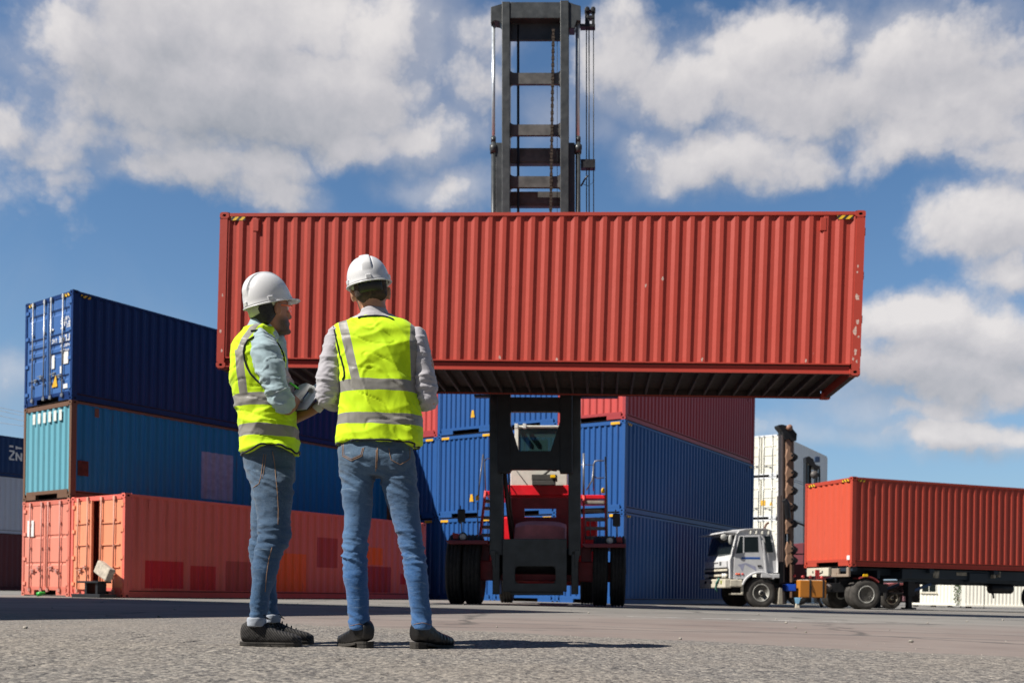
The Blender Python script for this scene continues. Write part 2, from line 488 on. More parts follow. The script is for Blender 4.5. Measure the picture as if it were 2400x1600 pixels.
    t.bump(h, .75, .010)
    return t.mat

M_GROUND = ground_material()
def GZ(x): return -.0085 * min(40, max(0.0, x))       # the yard falls slightly to the right for drainage
g = MB()
gx = [-900, 0, 40, 900]
g.add([(x, y, GZ(x)) for x in gx for y in (-300, 1500)], [(2*i, 2*i+2, 2*i+3, 2*i+1) for i in range(3)])
tag(g.build('yard_ground', M_GROUND), 'grey and pinkish worn asphalt ground of the container yard', None, None, 'structure')

# real relief of the coarse surfacing where the camera looks across it at ankle height
def coarse_patch():
    x0, x1, y0, y1, dx, dy = -4.2, 4.2, 1.9, 7.4, .0065, .0115
    nx, ny = int((x1 - x0) / dx), int((y1 - y0) / dy)
    rg = np.random.default_rng(11)
    def sm(a, k):
        for _ in range(k): a = (a + np.roll(a, 1, 0) + np.roll(a, -1, 0) + np.roll(a, 1, 1) + np.roll(a, -1, 1)) / 5
        return a
    def norm(a): return (a - a.mean()) / a.std()
    fine = norm(sm(rg.standard_normal((ny, nx)), 1)); mid = norm(sm(rg.standard_normal((ny, nx)), 6)); big = norm(sm(rg.standard_normal((ny // 8 + 1, nx // 8 + 1)), 8).repeat(8, 0).repeat(8, 1)[:ny, :nx]); big = norm(sm(big, 8))
    stones = np.clip(fine - 1.3, 0, 2.0)
    h = .0006 * np.clip(fine, -1.5, 2) + .0014 * stones + .0002 * mid + .0014 * big
    X = x0 + dx * np.arange(nx)[None, :] + np.zeros((ny, 1)); Y = y0 + dy * np.arange(ny)[:, None] + np.zeros((1, nx))
    wob = norm(sm(rg.standard_normal((ny // 20 + 1, nx // 20 + 1)), 3).repeat(20, 0).repeat(20, 1)[:ny, :nx]); wob = sm(wob, 12)
    edge = np.clip((6.42 + .12 * wob - (Y + .6 * X)) / .22, 0, 1)
    edge *= np.clip((X + 1.75 + .25 * wob) / .3, 0, 1) * np.clip((Y - 1.9) / .1, 0, 1) + (X < -1.6) * np.clip((5.6 - Y + .4 * wob) / .3, 0, 1)
    edge = np.clip(edge, 0, 1)
    for (fx, fy) in ((-1.10, 4.56), (-.92, 4.72), (-.76, 4.52), (-.40, 4.52)):
        r_ = np.hypot((X - fx) / .20, (Y - fy) / .12); h = np.where(r_ < 1, h * .4 - .001, h)
    z = np.where(edge > 0, .005 * edge + h * edge, -.02) - .0085 * np.maximum(X, 0) - (1 - edge) * .004
    me = D.meshes.new('coarse_asphalt')
    co = np.stack([X, Y, z], -1).reshape(-1, 3).astype(np.float32)
    i = (np.arange(ny - 1)[:, None] * nx + np.arange(nx - 1)[None, :])
    keep = (np.maximum.reduce([edge[:-1, :-1], edge[1:, :-1], edge[:-1, 1:], edge[1:, 1:]]) > 0) & (np.abs(X[:-1, :-1]) < .58 * Y[:-1, :-1] + .25)
    i = i[keep]
    q = np.stack([i, i + 1, i + nx + 1, i + nx], -1).reshape(-1).astype(np.int32)
    used, inv = np.unique(q, return_inverse=True)
    me.vertices.add(len(used)); me.vertices.foreach_set('co', co[used].ravel())
    nq = len(q) // 4
    me.loops.add(nq * 4); me.loops.foreach_set('vertex_index', inv.astype(np.int32))
    me.polygons.add(nq); me.polygons.foreach_set('loop_start', np.arange(0, nq * 4, 4, dtype=np.int32))
    me.update(calc_edges=True)
    a = me.attributes.new('tone', 'FLOAT', 'POINT')
    tone = np.clip(.5 + .24 * norm(rg.standard_normal((ny, nx)) + .7 * norm(sm(rg.standard_normal((ny, nx)), 1)) + .25 * mid), 0, 1)
    a.data.foreach_set('value', tone.reshape(-1)[used].astype(np.float32))
    me.materials.append(ground_material(True))
    o = D.objects.new('coarse_asphalt', me); COL.objects.link(o)
    tag(o, 'coarse stony worn asphalt in the foreground of the yard', None, None, 'structure')
coarse_patch()

# loose stones lying on the coarse surfacing
rnd = random.Random(3)
pb = MB()
M_STONE = plain('loose_stone', (.33, .30, .26), .85, var=.5, scale=30)
for i in range(2600):
    y = 2.1 + 5.2 * rnd.random() ** 1.5
    x = (rnd.random() * 2 - 1) * y * .58
    if x * .6 + y > 6.6 and rnd.random() > .08: continue
    r = .0022 + .0045 * rnd.random() ** 3
    n, a0 = 5, rnd.random() * 6
    top = [(x + r * .6 * math.cos(a0 + k * 1.2566), y + r * .6 * math.sin(a0 + k * 1.2566), r * (.55 + .3 * rnd.random())) for k in range(n)]
    bot = [(x + r * math.cos(a0 + k * 1.2566), y + r * math.sin(a0 + k * 1.2566), -.001) for k in range(n)]
    bot = [(a, b, c + GZ(x)) for a, b, c in bot]; top = [(a, b, c + GZ(x)) for a, b, c in top]
    pb.loft([bot, top], smooth=False)
for i in range(40):
    y = 6 + 14 * rnd.random(); x = (rnd.random() * 2 - 1) * y * .55
    r = .008 + .012 * rnd.random()
    pb.ell((x, y, r * .4 + GZ(x)), (r, r * .8, r * .7), nu=7, nv=4)
tag(pb.build('loose_gravel', M_STONE), 'scattered small loose stones on the asphalt', None, None, 'stuff')

# ------------------------------------------------------------------ shipping containers
W = 2.438
M_HOLE = plain('casting_hole', (.012, .010, .010), .9)
M_FLOORWOOD = plain('floor_underside', (.035, .020, .015), .85, var=.3)
M_UNDERCOAT_SHADE = plain('undercoat_and_shade', (.030, .016, .014), .75, var=.4)  # undercoat of the cross members, also the painted shade under the rails
M_RUBBER = plain('door_gasket', (.02, .02, .022), .7)
M_YELLOW = plain('safety_yellow', (.75, .42, .02), .5)
M_WHITEMARK = plain('white_marking', (.75, .75, .74), .5, var=.05)
def stripes_mat():
    t = NT('hazard_stripes')
    sp = t.sep()
    w = t.math('FRACT', t.math('MULTIPLY', t.math('ADD', t.math('SUBTRACT', sp[0], sp[2]), sp[1]), 7.5))
    t.set('Base Color', t.mix(t.math('GREATER_THAN', w, .5), (.02, .018, .015), (.80, .48, .02)))
    t.set('Roughness', .6)
    return t.mat
M_STRIPES = stripes_mat()
def steel_mat(): return plain('galvanised_bar', (.42, .43, .44), .38, .6, .15)
M_BAR = steel_mat()

def corr(length, pitch, depth, a=.26, b=.245):
    """trapezoid wave: list of (along, offset)"""
    n = max(1, int(round(length / pitch))); p = length / n
    fl, sl_ = p * a, p * b
    pts = []
    for i in range(n):
        s = i * p
        pts += [(s, 0), (s + fl / 2, 0), (s + fl / 2 + sl_, depth), (s + fl * 1.5 + sl_ + p * (1 - 2 * a - 2 * b) , depth), (s + p - fl / 2, 0)]
    pts.append((length, 0))
    out = [pts[0]]
    for q in pts[1:]:
        if q[0] - out[-1][0] > 1e-5: out.append(q)
    return out

def casting(mb, c, sx, sy, sz, dark=1):
    """corner casting box with oval holes let into its outer faces; c = outer corner, s* = inward direction (+1/-1)"""
    lx, ly, lz = .178, .162, .118
    x0, y0, z0 = c; x1, y1, z1 = x0 + sx * lx, y0 + sy * ly, z0 + sz * lz
    o = .004
    x0, y0, z0 = x0 - sx * o, y0 - sy * o, z0 - sz * o
    def face(org, e1, e2, inn, l1, l2, hw, hh):
        org, e1, e2, inn = map(Vector, (org, e1, e2, inn))
        ce = org + e1 * l1 / 2 + e2 * l2 / 2
        n = 12; R_ = []; I_ = []; O_ = []
        for k in range(n):
            a = 2 * math.pi * k / n
            ca, sa = math.cos(a), math.sin(a)
            h = ce + e1 * (ca * hw) + e2 * (sa * hh)
            m_ = max(abs(ca), abs(sa))
            O_.append(ce + e1 * (ca / m_ * l1 / 2) + e2 * (sa / m_ * l2 / 2))
            R_.append(h); I_.append(h + inn * .03)
        b = len(mb.v); mb.v.extend([tuple(p) for p in O_ + R_ + I_])
        for k in range(n):
            j = (k + 1) % n
            mb.f.append((b+k, b+j, b+n+j, b+n+k)); mb.m.append(0); mb.s.append(False)
            mb.f.append((b+n+k, b+n+j, b+2*n+j, b+2*n+k)); mb.m.append(dark); mb.s.append(False)
        mb.f.append(tuple(b + 2*n + k for k in range(n))); mb.m.append(dark); mb.s.append(False)
    face((x0, y0, z0), (sx, 0, 0), (0, 0, sz), (0, sy, 0), abs(x1-x0), abs(z1-z0), .036, .026)
    face((x0, y0, z0), (0, sy, 0), (0, 0, sz), (sx, 0, 0), abs(y1-y0), abs(z1-z0), .036, .026)
    face((x0, y0, z0), (sx, 0, 0), (0, sy, 0), (0, 0, sz), abs(x1-x0), abs(y1-y0), .055, .030)
    mb.add([(x1, y0, z0), (x1, y1, z0), (x1, y1, z1), (x1, y0, z1)], [(0, 1, 2, 3)])
    mb.add([(x0, y1, z0), (x1, y1, z0), (x1, y1, z1), (x0, y1, z1)], [(0, 1, 2, 3)])
    mb.add([(x0, y0, z1), (x1, y0, z1), (x1, y1, z1), (x0, y1, z1)], [(0, 1, 2, 3)])

def container(label, L, H, col, x0end='door', rust=0.1, marks=(), open_door=0, pitch=.278, frame_col=None, lit_end_col=None, group=None,
              end_pitch=.21, fade=.15, tunnel=True, vents=True, loc=(0, 0, 0), rotz=0.0, half=False, door_style='deep', gap=0.0, rot=None,
              streak=.25, dirt=.12, hazard='stripe', castings=True):
    t = thing('shipping_container', label, 'shipping container', loc, rotz, group)
    if rot is not None: t.rotation_euler = rot
    m = paint('container_paint', col, rust=rust, fade=fade, streak=streak, dirt=dirt)
    mf = paint('container_frame_paint', frame_col, rust=min(1, rust * 1.5), fade=fade, dirt=dirt) if frame_col else m
    me_ = paint('container_sunlit_end', lit_end_col, rust=rust, fade=fade, dirt=dirt) if lit_end_col else m  # ends get a lighter colour standing in for sunlight, sides the shaded one
    P, TR, BR = .15, .065, .16          # post, top rail, bottom rail
    f = MB()
    for x in (0, L - P):
        for y in (0, W - .10): f.box(x, x + P, y, y + .10, .118, H - .118)
    for y in (0, W - .06):
        f.box(.178, L - .178, y + .004, y + .056, H - TR - .01, H - .012)
        f.box(.178, L - .178, y + (.052 if y < 1 else .002), y + (.058 if y < 1 else .008), .035, BR + .04)      # web of the bottom channel
        f.box(.178, L - .178, y + .006, y + .05, BR + .028, BR + .05)
        f.box(.178, L - .178, y + .002, y + .05, .018, .040)
    for x in (0, L - .12):
        f.box(x + .006, x + .10, .162, W - .162, H - .135, H - .02)
        if tunnel and x == 0:
            f.box(x + .004, x + .10, .162, W - .162, .16, .25)
            f.box(x + .006, x + .10, .162, .66, .03, .16); f.box(x + .006, x + .10, W - .66, W - .162, .03, .16)
        else: f.box(x + .004, x + .10, .162, W - .162, .02, .20)
    f.build('frame', mf, t)
    c = MB()
    if castings:
        for x, sx in ((0, 1), (L, -1)):
            for y, sy in ((0, 1), (W, -1)):
                for z, sz in ((0, 1), (H, -1)):
                    cb = MB(); casting(cb, (x, y, z), sx, sy, sz); cb.build('corner_casting', [mf, M_HOLE], t)
    prof = corr(L - 2 * P, pitch, .036)
    for side in (0, 1):
        s = MB()
        vs, fs = [], []
        for a, o in prof:
            y = .013 + o if side == 0 else W - .013 - o
            vs += [(P + a, y, BR + .045), (P + a, y, H - TR)]
        for i in range(len(prof) - 1): fs.append((2*i, 2*i+2, 2*i+3, 2*i+1))
        s.add(vs, fs)
        s.build('side_panel', m, t)
    r = MB()
    n = int((L - .3) / .21); vs, fs = [], []
    for i in range(n + 1):
        x = .15 + (L - .3) * i / n; z = H - .022 - (.018 if i % 2 else 0)
        vs += [(x, .03, z), (x, W - .03, z)]
    for i in range(n): fs.append((2*i, 2*i+2, 2*i+3, 2*i+1))
    r.add(vs, fs); r.build('roof', m, t)
    fl = MB(); fl.box(.15, L - .15, .05, W - .05, .165, .19); fl.build('floor', M_FLOORWOOD, t)
    cm = MB()
    x = .45
    while x < L - .3:
        cm.box(x, x + .045, .062, W - .062, .045, .165); x += .305
    cm.build('cross_member', M_UNDERCOAT_SHADE, t)
    uc = MB()  # dark strips that paint shade onto rails brightened by ground bounce
    for y in (0, W - .06): uc.box(.18, L - .18, y + .006, y + .052, .0125, .0172)
    uc.box(.18, L - .18, W - .0612, W - .0592, .042, .2)
    for x in (0, L - .12): uc.box(x + .008, x + .102, .17, W - .17, .0125, .0185)
    uc.build('underside_shade_strip', M_UNDERCOAT_SHADE, t)
    # ends
    for x, kind, s in ((0, x0end, 1), (L, 'wall' if x0end == 'door' else 'door', -1)):
        if kind == 'wall':
            pr = corr(W - .2, end_pitch, .040, .30, .20)
            e = MB(); vs, fs = [], []
            for a, o in pr:
                xx = x + s * (.016 + o)
                vs += [(xx, .1 + a, .19), (xx, .1 + a, H - .12)]
            for i in range(len(pr) - 1): fs.append((2*i, 2*i+2, 2*i+3, 2*i+1))
            e.add(vs, fs); e.build('end_panel', me_, t)
        else:
            for k in (0, 1):
                # leaf k: 0 = near (y small), 1 = far
                piv = .10 if k == 0 else W - .10
                ang = 0.0
                if open_door and k == 1 and x == 0: ang = open_door
                d = MB()
                wl = (W - .2 - .02) / 2 - (gap if x == 0 else 0) / 2
                ya, yb = 0.0, wl
                zb, zt = .20, H - .14
                # panel built from strips: flat and pressed-in bands
                bands = [(.10, .17), (.36, .42), (.455, .515), (.55, .61), (.80, .86)] if door_style == 'deep' else ([(.355, .395), (.68, .72)] if door_style == 'pressed' else [(.245, .262), (.49, .507), (.74, .757)])
                zz = [(zt, 0)]
                for (a, b2) in bands:
                    za, zbn = zt - (zt - zb) * a, zt - (zt - zb) * b2
                    q = (za - zbn) * .30
                    dp = .034 if door_style == 'deep' else .022
                    if door_style == 'flat': zz += [(za, 0), (za - .004, -.03), (zbn + .004, -.03), (zbn, 0)]
                    else: zz += [(za, 0), (za - q, dp), (zbn + q, dp), (zbn, 0)]
                zz.append((zb, 0))
                def PT(u, z, o): 
                    yy = piv + u if k == 0 else piv - u
                    return (x + s * (.02 + o), yy, z)
                ins = .09
                vs, fs = [], []
                for z, o in zz: vs += [PT(ya, z, 0), PT(ya + ins, z, 0), PT(ya + ins + .03, z, o), PT(yb - ins - .03, z, o), PT(yb - ins, z, 0), PT(yb, z, 0)]
                for i in range(len(zz) - 1):
                    for j in range(5): fs.append((6*i+j, 6*i+j+1, 6*i+6+j+1, 6*i+6+j))
                d.add(vs, fs)
                d.box(*sorted((PT(yb - .045, 0, 0)[0] , x + s * .07)), *sorted((PT(yb, 0, 0)[1], PT(yb - .04, 0, 0)[1])), zb, zt)
                for hz in (.06, .36, .66, .94):
                    hz = zb + (zt - zb) * hz
                    d.box(*sorted((x - s * .012, x + s * .03)), *sorted((PT(-.05, 0, 0)[1], PT(.10, 0, 0)[1])), hz - .045, hz + .045)
                lf = d.build('door', me_, t)
                barmats = [M_BAR if rust < .15 else paint('coral_bar', tuple(.6 * k + .12 for k in (lit_end_col or col)), rust=.4)]
                for u in ((.30, .80) if k == 0 else (.30, .80)):
                    b = MB()
                    ux = yb * u + (.06 if u > .5 else .02)
                    p0, p1 = PT(ux, .10, -.045), PT(ux, H - .05, -.045)
                    b.tube([p0, p1], .019, 8)
                    for z in (.16, H - .10): b.cbox(PT(ux, z, -.035), (.05, .10, .09))
                    for z in (zb + .35, zb + 1.1, zb + 1.75): b.cbox(PT(ux, z, -.025), (.05, .075, .05))
                    bo = b.build('locking_bar', barmats, lf)
                    h = MB()
                    zh = zb + (.56 if u > .5 else .48)
                    sgn = -1 if u > .5 else 1
                    h.beam(PT(ux, zh, -.06), PT(ux + sgn * .30, zh + .03, -.055), .03, .014)
                    h.cbox(PT(ux + sgn * .16, zh, -.03), (.05, .09, .10))
                    h.build('handle', barmats, lf)
                if ang:
                    Mp = Matrix.Translation((x, piv, 0)) @ Matrix.Rotation(ang, 4, 'Z') @ Matrix.Translation((-x, -piv, 0))
                    lf.matrix_local = Mp
    # dark interior backing so an ajar door shows gloom
    if hazard:
        for (hx0, hx1) in ((.22, .50), (L - .50, L - .22)):
            hz = MB()
            hz.box(hx0, hx1, .0085, .0125, H - TR - .085, H - TR - .012)
            hz.build('hazard_marking', M_STRIPES, t)
        if x0end == 'wall' or hazard == 'both':
            for y0 in (.19, W - .19 - .32):
                hz = MB(); hz.box(-.001, .005, y0, y0 + .32, H - .135, H - .055)
                hz.build('hazard_marking', M_STRIPES if hazard != 'yellow' else M_YELLOW, t)
    if vents:
        for vx in (.66, L - .80):
            v = MB(); v.box(vx, vx + .11, .004, .05, H - .36, H - .12); v.box(vx + .11, vx + .13, .02, .05, H - .36, H - .12)
            v.build('vent', mf, t, bevel=.006)
    return t, m

def local(origin, rotz):
    c, s = math.cos(rotz), math.sin(rotz)
    return lambda x, y, z=0: (origin[0] + c * x - s * y, origin[1] + s * x + c * y, z)

NAVY, BLUE, RED, CORAL, CYAN = (.002, .026, .130), (.016, .090, .300), (.42, .055, .042), (.60, .165, .115), (.050, .270, .400)
S, HC = 2.591, 2.896
# --- left stack -----------------------------------------------------------
LROT = R(90 - 35.93)
LO = (-11.66, 25.43)
lp = local(LO, LROT)
navy, _ = container('tall navy blue container with white lettered doors, topmost of the left stack', 12.19, HC, NAVY, 'door', rust=.06,
                    loc=lp(0, 0, 2 * S), rotz=LROT, lit_end_col=(.045, .13, .36), hazard='both', fade=.08, dirt=.05)
cyan, _ = container('light blue rust-streaked container lying under the navy one and on the coral one', 12.19, S, (.006, .200, .440), 'wall', rust=.30,
                    loc=lp(0, 0, S), rotz=LROT, lit_end_col=(.13, .37, .46), frame_col=(.16, .085, .05), hazard=None, streak=.35, fade=.06, end_pitch=.27)
coral1, _ = container('coral red container with closed doors and white notice at the bottom of the left stack', 12.19, S, CORAL, 'door', rust=.2,
                      loc=lp(0, 0, 0), rotz=LROT, door_style='pressed', hazard=None, lit_end_col=(.72, .24, .17))
LO2 = (-9.56, 23.80)
coral2, _ = container('faded coral container with doors ajar standing beside the left stack', 11.25, S, (.74, .150, .110), 'door', rust=.33,
                      loc=(LO2[0], LO2[1], 0), rotz=LROT, door_style='flat', hazard=None, open_door=R(-7), gap=.10, lit_end_col=(.78, .28, .15),
                      fade=.10, streak=.35)
# repair patches in other reds along the faded coral side, and the old white panel on the light blue side
for (xa, xb, za, zb_, c) in ((.6, 1.75, .25, .95, (.62, .020, .028)), (1.9, 2.75, .22, .86, (.60, .03, .03)), (3.0, 4.1, .2, 1.02, (.50, .08, .065)), (4.3, 6.0, .22, 1.32, (.92, .13, .025)),
                             (6.3, 7.2, .95, 1.85, (.48, .055, .05)), (8.2, 9.2, 1.1, 1.65, (.92, .13, .02)), (8.0, 9.6, .22, 1.05, (.42, .035, .035)), (10.0, 10.35, .5, .85, (.58, .02, .025)),
                             (10.55, 11.05, .2, .9, (.45, .04, .04))):
    p = MB(); pr = [q for q in corr(11.25 - .3, .278, .036) if xa <= q[0] + .15 <= xb]
    vs, fs = [], []
    for a, o in pr: vs += [(.15 + a, .0105 + o, za), (.15 + a, .0105 + o, zb_)]
    for i in range(len(pr) - 1): fs.append((2*i, 2*i+2, 2*i+3, 2*i+1))
    p.add(vs, fs)
    p.build('repaint_patch', paint('patch_paint', c, rust=.15, fade=.05), coral2)
p = MB(); pr = [q for q in corr(12.19 - .3, .278, .036) if 4.05 <= q[0] + .15 <= 5.3]
vs, fs = [], []
for a, o in pr: vs += [(.15 + a, .0105 + o, .35), (.15 + a, .0105 + o, 1.75)]
for i in range(len(pr) - 1): fs.append((2*i, 2*i+2, 2*i+3, 2*i+1))
p.add(vs, fs); p.build('painted_panel', plain('pale_panel_paint', (.27, .35, .52), .5), cyan)
# white door marks of the navy container (rows of stencilled code), hazard triangle, plates
mk = MB()
rm = random.Random(5)
def code_row(mb, xs, y, z, h, n, w, right=True):
    for i in range(n):
        yy = y - i * w * 1.25
        for q in range(3):
            if rm.random() < .75: mb.box(xs, xs + .004, yy - w, yy - w * .65, z + h * q / 3, z + h * (q + .9) / 3)
            if rm.random() < .75: mb.box(xs, xs + .004, yy - w * .5, yy - w * .1, z + h * q / 3, z + h * (q + .75) / 3)
for (y, z, h, n, w) in ((.62, 2.14, .10, 4, .10), (.60, 1.93, .19, 4, .10), (.66, 1.58, .19, 4, .11), (.62, 1.44, .08, 5, .08), (1.02, 1.60, .12, 3, .07), (.60, 1.32, .07, 4, .09)):
    code_row(mk, -.004, y, z, h, n, w)
mk.box(-.004, 0, .20, .46, .98, 1.30); mk.box(-.004, 0, .88, 1.02, .92, 1.28); mk.box(-.004, 0, .52, .60, .75, .95)
mk.box(-.004, 0, .22, .42, .33, .45); mk.box(-.004, 0, .95, 1.02, 1.95, 2.0)
mk.build('stencilled_code', M_WHITEMARK, navy)
tr = MB(); tr.prism([(.72, .42), (1.00, .42), (.80, .74)], 'x', -.006, 0); tr.build('warning_triangle', M_YELLOW, navy)
nb = MB(); nb.box(-.006, 0, 1.82, 2.16, 1.62, 2.06); nb.build('paper_notice', M_WHITEMARK, coral1)
pm = MB()
for i in range(6): pm.box(.002, .016, .55 + i * .27 - .06, .55 + i * .27 + .07, 2.10, 2.38)
pm.build('faded_white_marking', plain('old_white_marking', (.70, .72, .68), .6), cyan)
rp = MB(); rp.box(.20, .50, .004, .010, .62, 1.02); rp.box(.25, .45, .001, .004, .68, .96); rp.build('rusty_plate', plain('plate_rust', (.07, .025, .015), .8, var=.5), cyan)

# --- containers further left behind the stack ------------------------------
BO = (-26.7, 48.0)
bp = local(BO, LROT)
bl1, _ = container('dull maroon container at ground level at the left edge', 12.19, HC, (.10, .022, .030), 'wall', rust=.1, loc=bp(0, 0, 0), rotz=LROT, hazard=None)
bl2, _ = container('pale grey container between maroon and navy ones at the left edge', 12.19, HC, (.46, .51, .60), 'wall', rust=.15, loc=bp(0, 0, HC), rotz=LROT, hazard=None)
bl3, _ = container('navy container lettered in white at the left edge, above the pale grey one', 12.19, 2.08, (.004, .035, .130), 'door', rust=.05, loc=bp(0, 0, HC * 2), rotz=LROT, hazard=None)
zm = MB()
def strokes(mb, x, z, w, h, segs, th=.08):
    for (a, b_, c, d) in segs: mb.beam((x + a * w, .006, z + b_ * h), (x + c * w, .006, z + d * h), .006, th, (0, 0, 1)) if abs(a - c) > .01 else mb.box(x + a * w - th / 2, x + a * w + th / 2, .002, .010, z + min(b_, d) * h, z + max(b_, d) * h)
strokes(zm, 1.62, .92, .26, .42, [(0, 1, 1, 1), (1, .95, 0, .05), (0, 0, 1, 0)])
strokes(zm, 1.98, .88, .26, .42, [(0, 0, 0, 1), (0, .95, 1, .05), (1, 0, 1, 1)])
strokes(zm, 1.62, 1.52, .28, .12, [(0, .5, .7, .5)], .09); strokes(zm, 1.98, 1.46, .28, .16, [(0, .5, 1, .5), (0, 0, 0, 1)], .08)
zm.build('white_letters', M_WHITEMARK, bl3)
for o in (bl1, bl2, bl3): o['group'] = 'containers stacked at the left edge'

# --- right stack ------------------------------------------------------------
RROT = R(90 - 32.74)
rp_ = local((3.46, 30.18), RROT)
PC = W + .012
G_R = 'containers of the right-hand stack'
blue_at, red_at = None, None
def blue_labels():
    return {(0, 0): 'blue container at ground level, its long side behind the truck cab',
            (0, 1): 'blue container on the right corner column, under the red one',
            (1, 0): 'blue container at ground level seen behind the lifting truck body', (1, 1): 'blue container framed between the lifting truck masts at mid height',
            (1, 2): 'blue container at the top between the masts, under the hanging container',
            (2, 0): 'blue container at ground level left of the lifting truck mast', (2, 1): 'blue container left of the mast at middle height, yellow corner marks',
            (2, 2): 'blue container left of the mast at the third level',
            (3, 0): 'blue ground level container partly hidden by the right man legs', (3, 1): 'blue middle container beside the right man hip, under the red one'}
lb = blue_labels()
reds = {(0, 2): 'maroon red container on top of the right corner column', (3, 2): 'red container behind the right man elbow, on top of blue ones'}
for (c, lv), lab in lb.items():
    if blue_at is None:
        blue_at, _ = container(lab, 12.19, HC, BLUE, 'wall', rust=.03, loc=rp_(0, c * PC, lv * HC - .05), rotz=RROT, hazard='yellow', end_pitch=.20, group=G_R, fade=.06, dirt=.04, pitch=.278, streak=.15)
        o = blue_at
    else:
        o = dup(blue_at); o.location = rp_(0, c * PC, lv * HC - .05)
    if (c, lv) in ((2, 2), (2, 1), (3, 1)):
        st = MB(); st.prism([(.86, .55), (1.02, .55), (.98, .80), (.90, .80)], 'x', .004, .010); st.build('yellow_sticker', M_YELLOW, o)
    o['label'] = lab
for (c, lv), lab in reds.items():
    if red_at is None:
        red_at, _ = container(lab, 12.19, HC, (.36, .045, .052), 'wall', rust=.03, loc=rp_(0, c * PC, lv * HC - .05), rotz=RROT, hazard=None, end_pitch=.26, group=G_R, fade=.08, dirt=.04, lit_end_col=(.52, .075, .07))
        o = red_at
    else:
        o = dup(red_at); o.location = rp_(0, c * PC, lv * HC - .05)
    o['label'] = lab

# --- the container hanging on the spreader ----------------------------------
HELD_H = 3.0
hy, ht, hb = R(-5.03), R(-0.97), R(0.79)
Lx = Vector((math.cos(hy) * math.cos(ht), math.sin(hy) * math.cos(ht), math.sin(ht)))
Bx = Vector((-math.sin(hy) * math.cos(hb), math.cos(hy) * math.cos(hb), math.sin(hb)))
Ux = Lx.cross(Bx).normalized(); Bx = Ux.cross(Lx)
held_rot = Matrix((Lx, Bx, Ux)).transposed().to_euler()
held_o = Vector((.2515, 18.27, 4.459)) - Lx * 6.096
held, held_m = container('long red container hanging in the air from the lifting truck', 12.192, HELD_H, (.415, .055, .037), 'wall', rust=.05, loc=held_o, rot=held_rot, fade=.05, streak=.3, dirt=.08,
                         pitch=.2705)
M_CHIP = plain('bare_primer_chip', (.62, .42, .36), .7, 0, .4, 40)
rc = random.Random(21)
def chip(x, z, r, y=-.0005):
    q = MB(); n = 9
    q.add([(x + r * (.5 + rc.random()) * .55 * math.cos(2 * math.pi * k / n), y, z + r * (.5 + rc.random()) * math.sin(2 * math.pi * k / n)) for k in range(n)], [tuple(range(n))])
    q.build('paint_chip', M_CHIP, held)
for x, z, r in ((12.09, 1.98, .03), (12.08, 1.88, .022), (12.10, 1.42, .06), (12.12, .98, .05), (12.08, .82, .07), (12.14, .70, .03), (12.10, .42, .05), (12.06, .30, .03), (.09, 1.4, .03), (.06, .7, .04), (.10, .33, .03), (12.13, .25, .035)): chip(x, z, r)
for x, z in ((2.35, .24), (5.22, .25), (6.42, .23), (9.1, .26), (7.9, 1.62), (8.35, 1.75), (3.4, .24), (10.9, .25)):
    q = [b for b in corr(12.192 - .3, .2705, .036) if b[1] == 0 and b[0] > x][:2]
    chip(.15 + q[0][0] + .02, z, .035, .0125)
hg = MB()
for z in (.35, .95, 1.75, 2.55): hg.box(12.192, 12.205, .01, .05, z, z + .14)
hg.build('door_hinge', paint('hinge_paint', (.43, .075, .055), rust=.1), held)

# --- container on the trailer -------------------------------------------------
TROT = R(20.0)
TO = Vector((10.93, 31.15, 1.285))
tcont, _ = container('bright red container riding on the trailer behind the white cab', 12.19, HC, (.43, .060, .038), 'wall', rust=.05, loc=TO, rotz=TROT, lit_end_col=(.56, .085, .045), end_pitch=.27, fade=.06,
                     dirt=.06, hazard='both')
sp_ = MB(); sp_.box(.002, .010, .10, .24, .22, .36); sp_.build('white_sticker', M_WHITEMARK, tcont)

# --- white refrigerated containers far back ------------------------------------
WO = at(1822, 1313, 66)
wp = local((WO[0], 66), R(90 - 33))
G_W = 'white refrigerated containers in the far stack'
wl = ['white refrigerated container at the bottom of the far stack, behind the truck cab', 'white refrigerated container second from the bottom of the far stack', 'white refrigerated container with yellow stickers, second from the top',
      'white refrigerated container on top of the far stack']
white, _ = container(wl[0], 12.19, HC, (.78, .80, .82), 'door', rust=.12, loc=wp(0, 0, -.2), rotz=R(57), hazard=None, lit_end_col=(.80, .78, .68), door_style='flat', pitch=.6, group=G_W, castings=False)
for i in range(1, 4):
    o = dup(white); o.location = wp(0, 0, i * HC - .2); o['label'] = wl[i]
    if i == 2:
        s = MB(); s.box(-.004, 0, .9, 1.22, .95, 1.30); s.prism([(.38, .95), (.62, .95), (.50, 1.22)], 'x', -.004, 0)
        s.build('yellow_sticker', M_YELLOW, o)
# next column, standing behind the first
for i in range(0, 3):
    o = dup(white); o.location = wp(.4, PC + .1, i * HC - .2)
    o['label'] = ['white refrigerated container low in the column hidden behind the blue stack', 'white refrigerated container mid column just past the blue stack edge', 'white refrigerated container upper column just past the blue stack edge'][i]
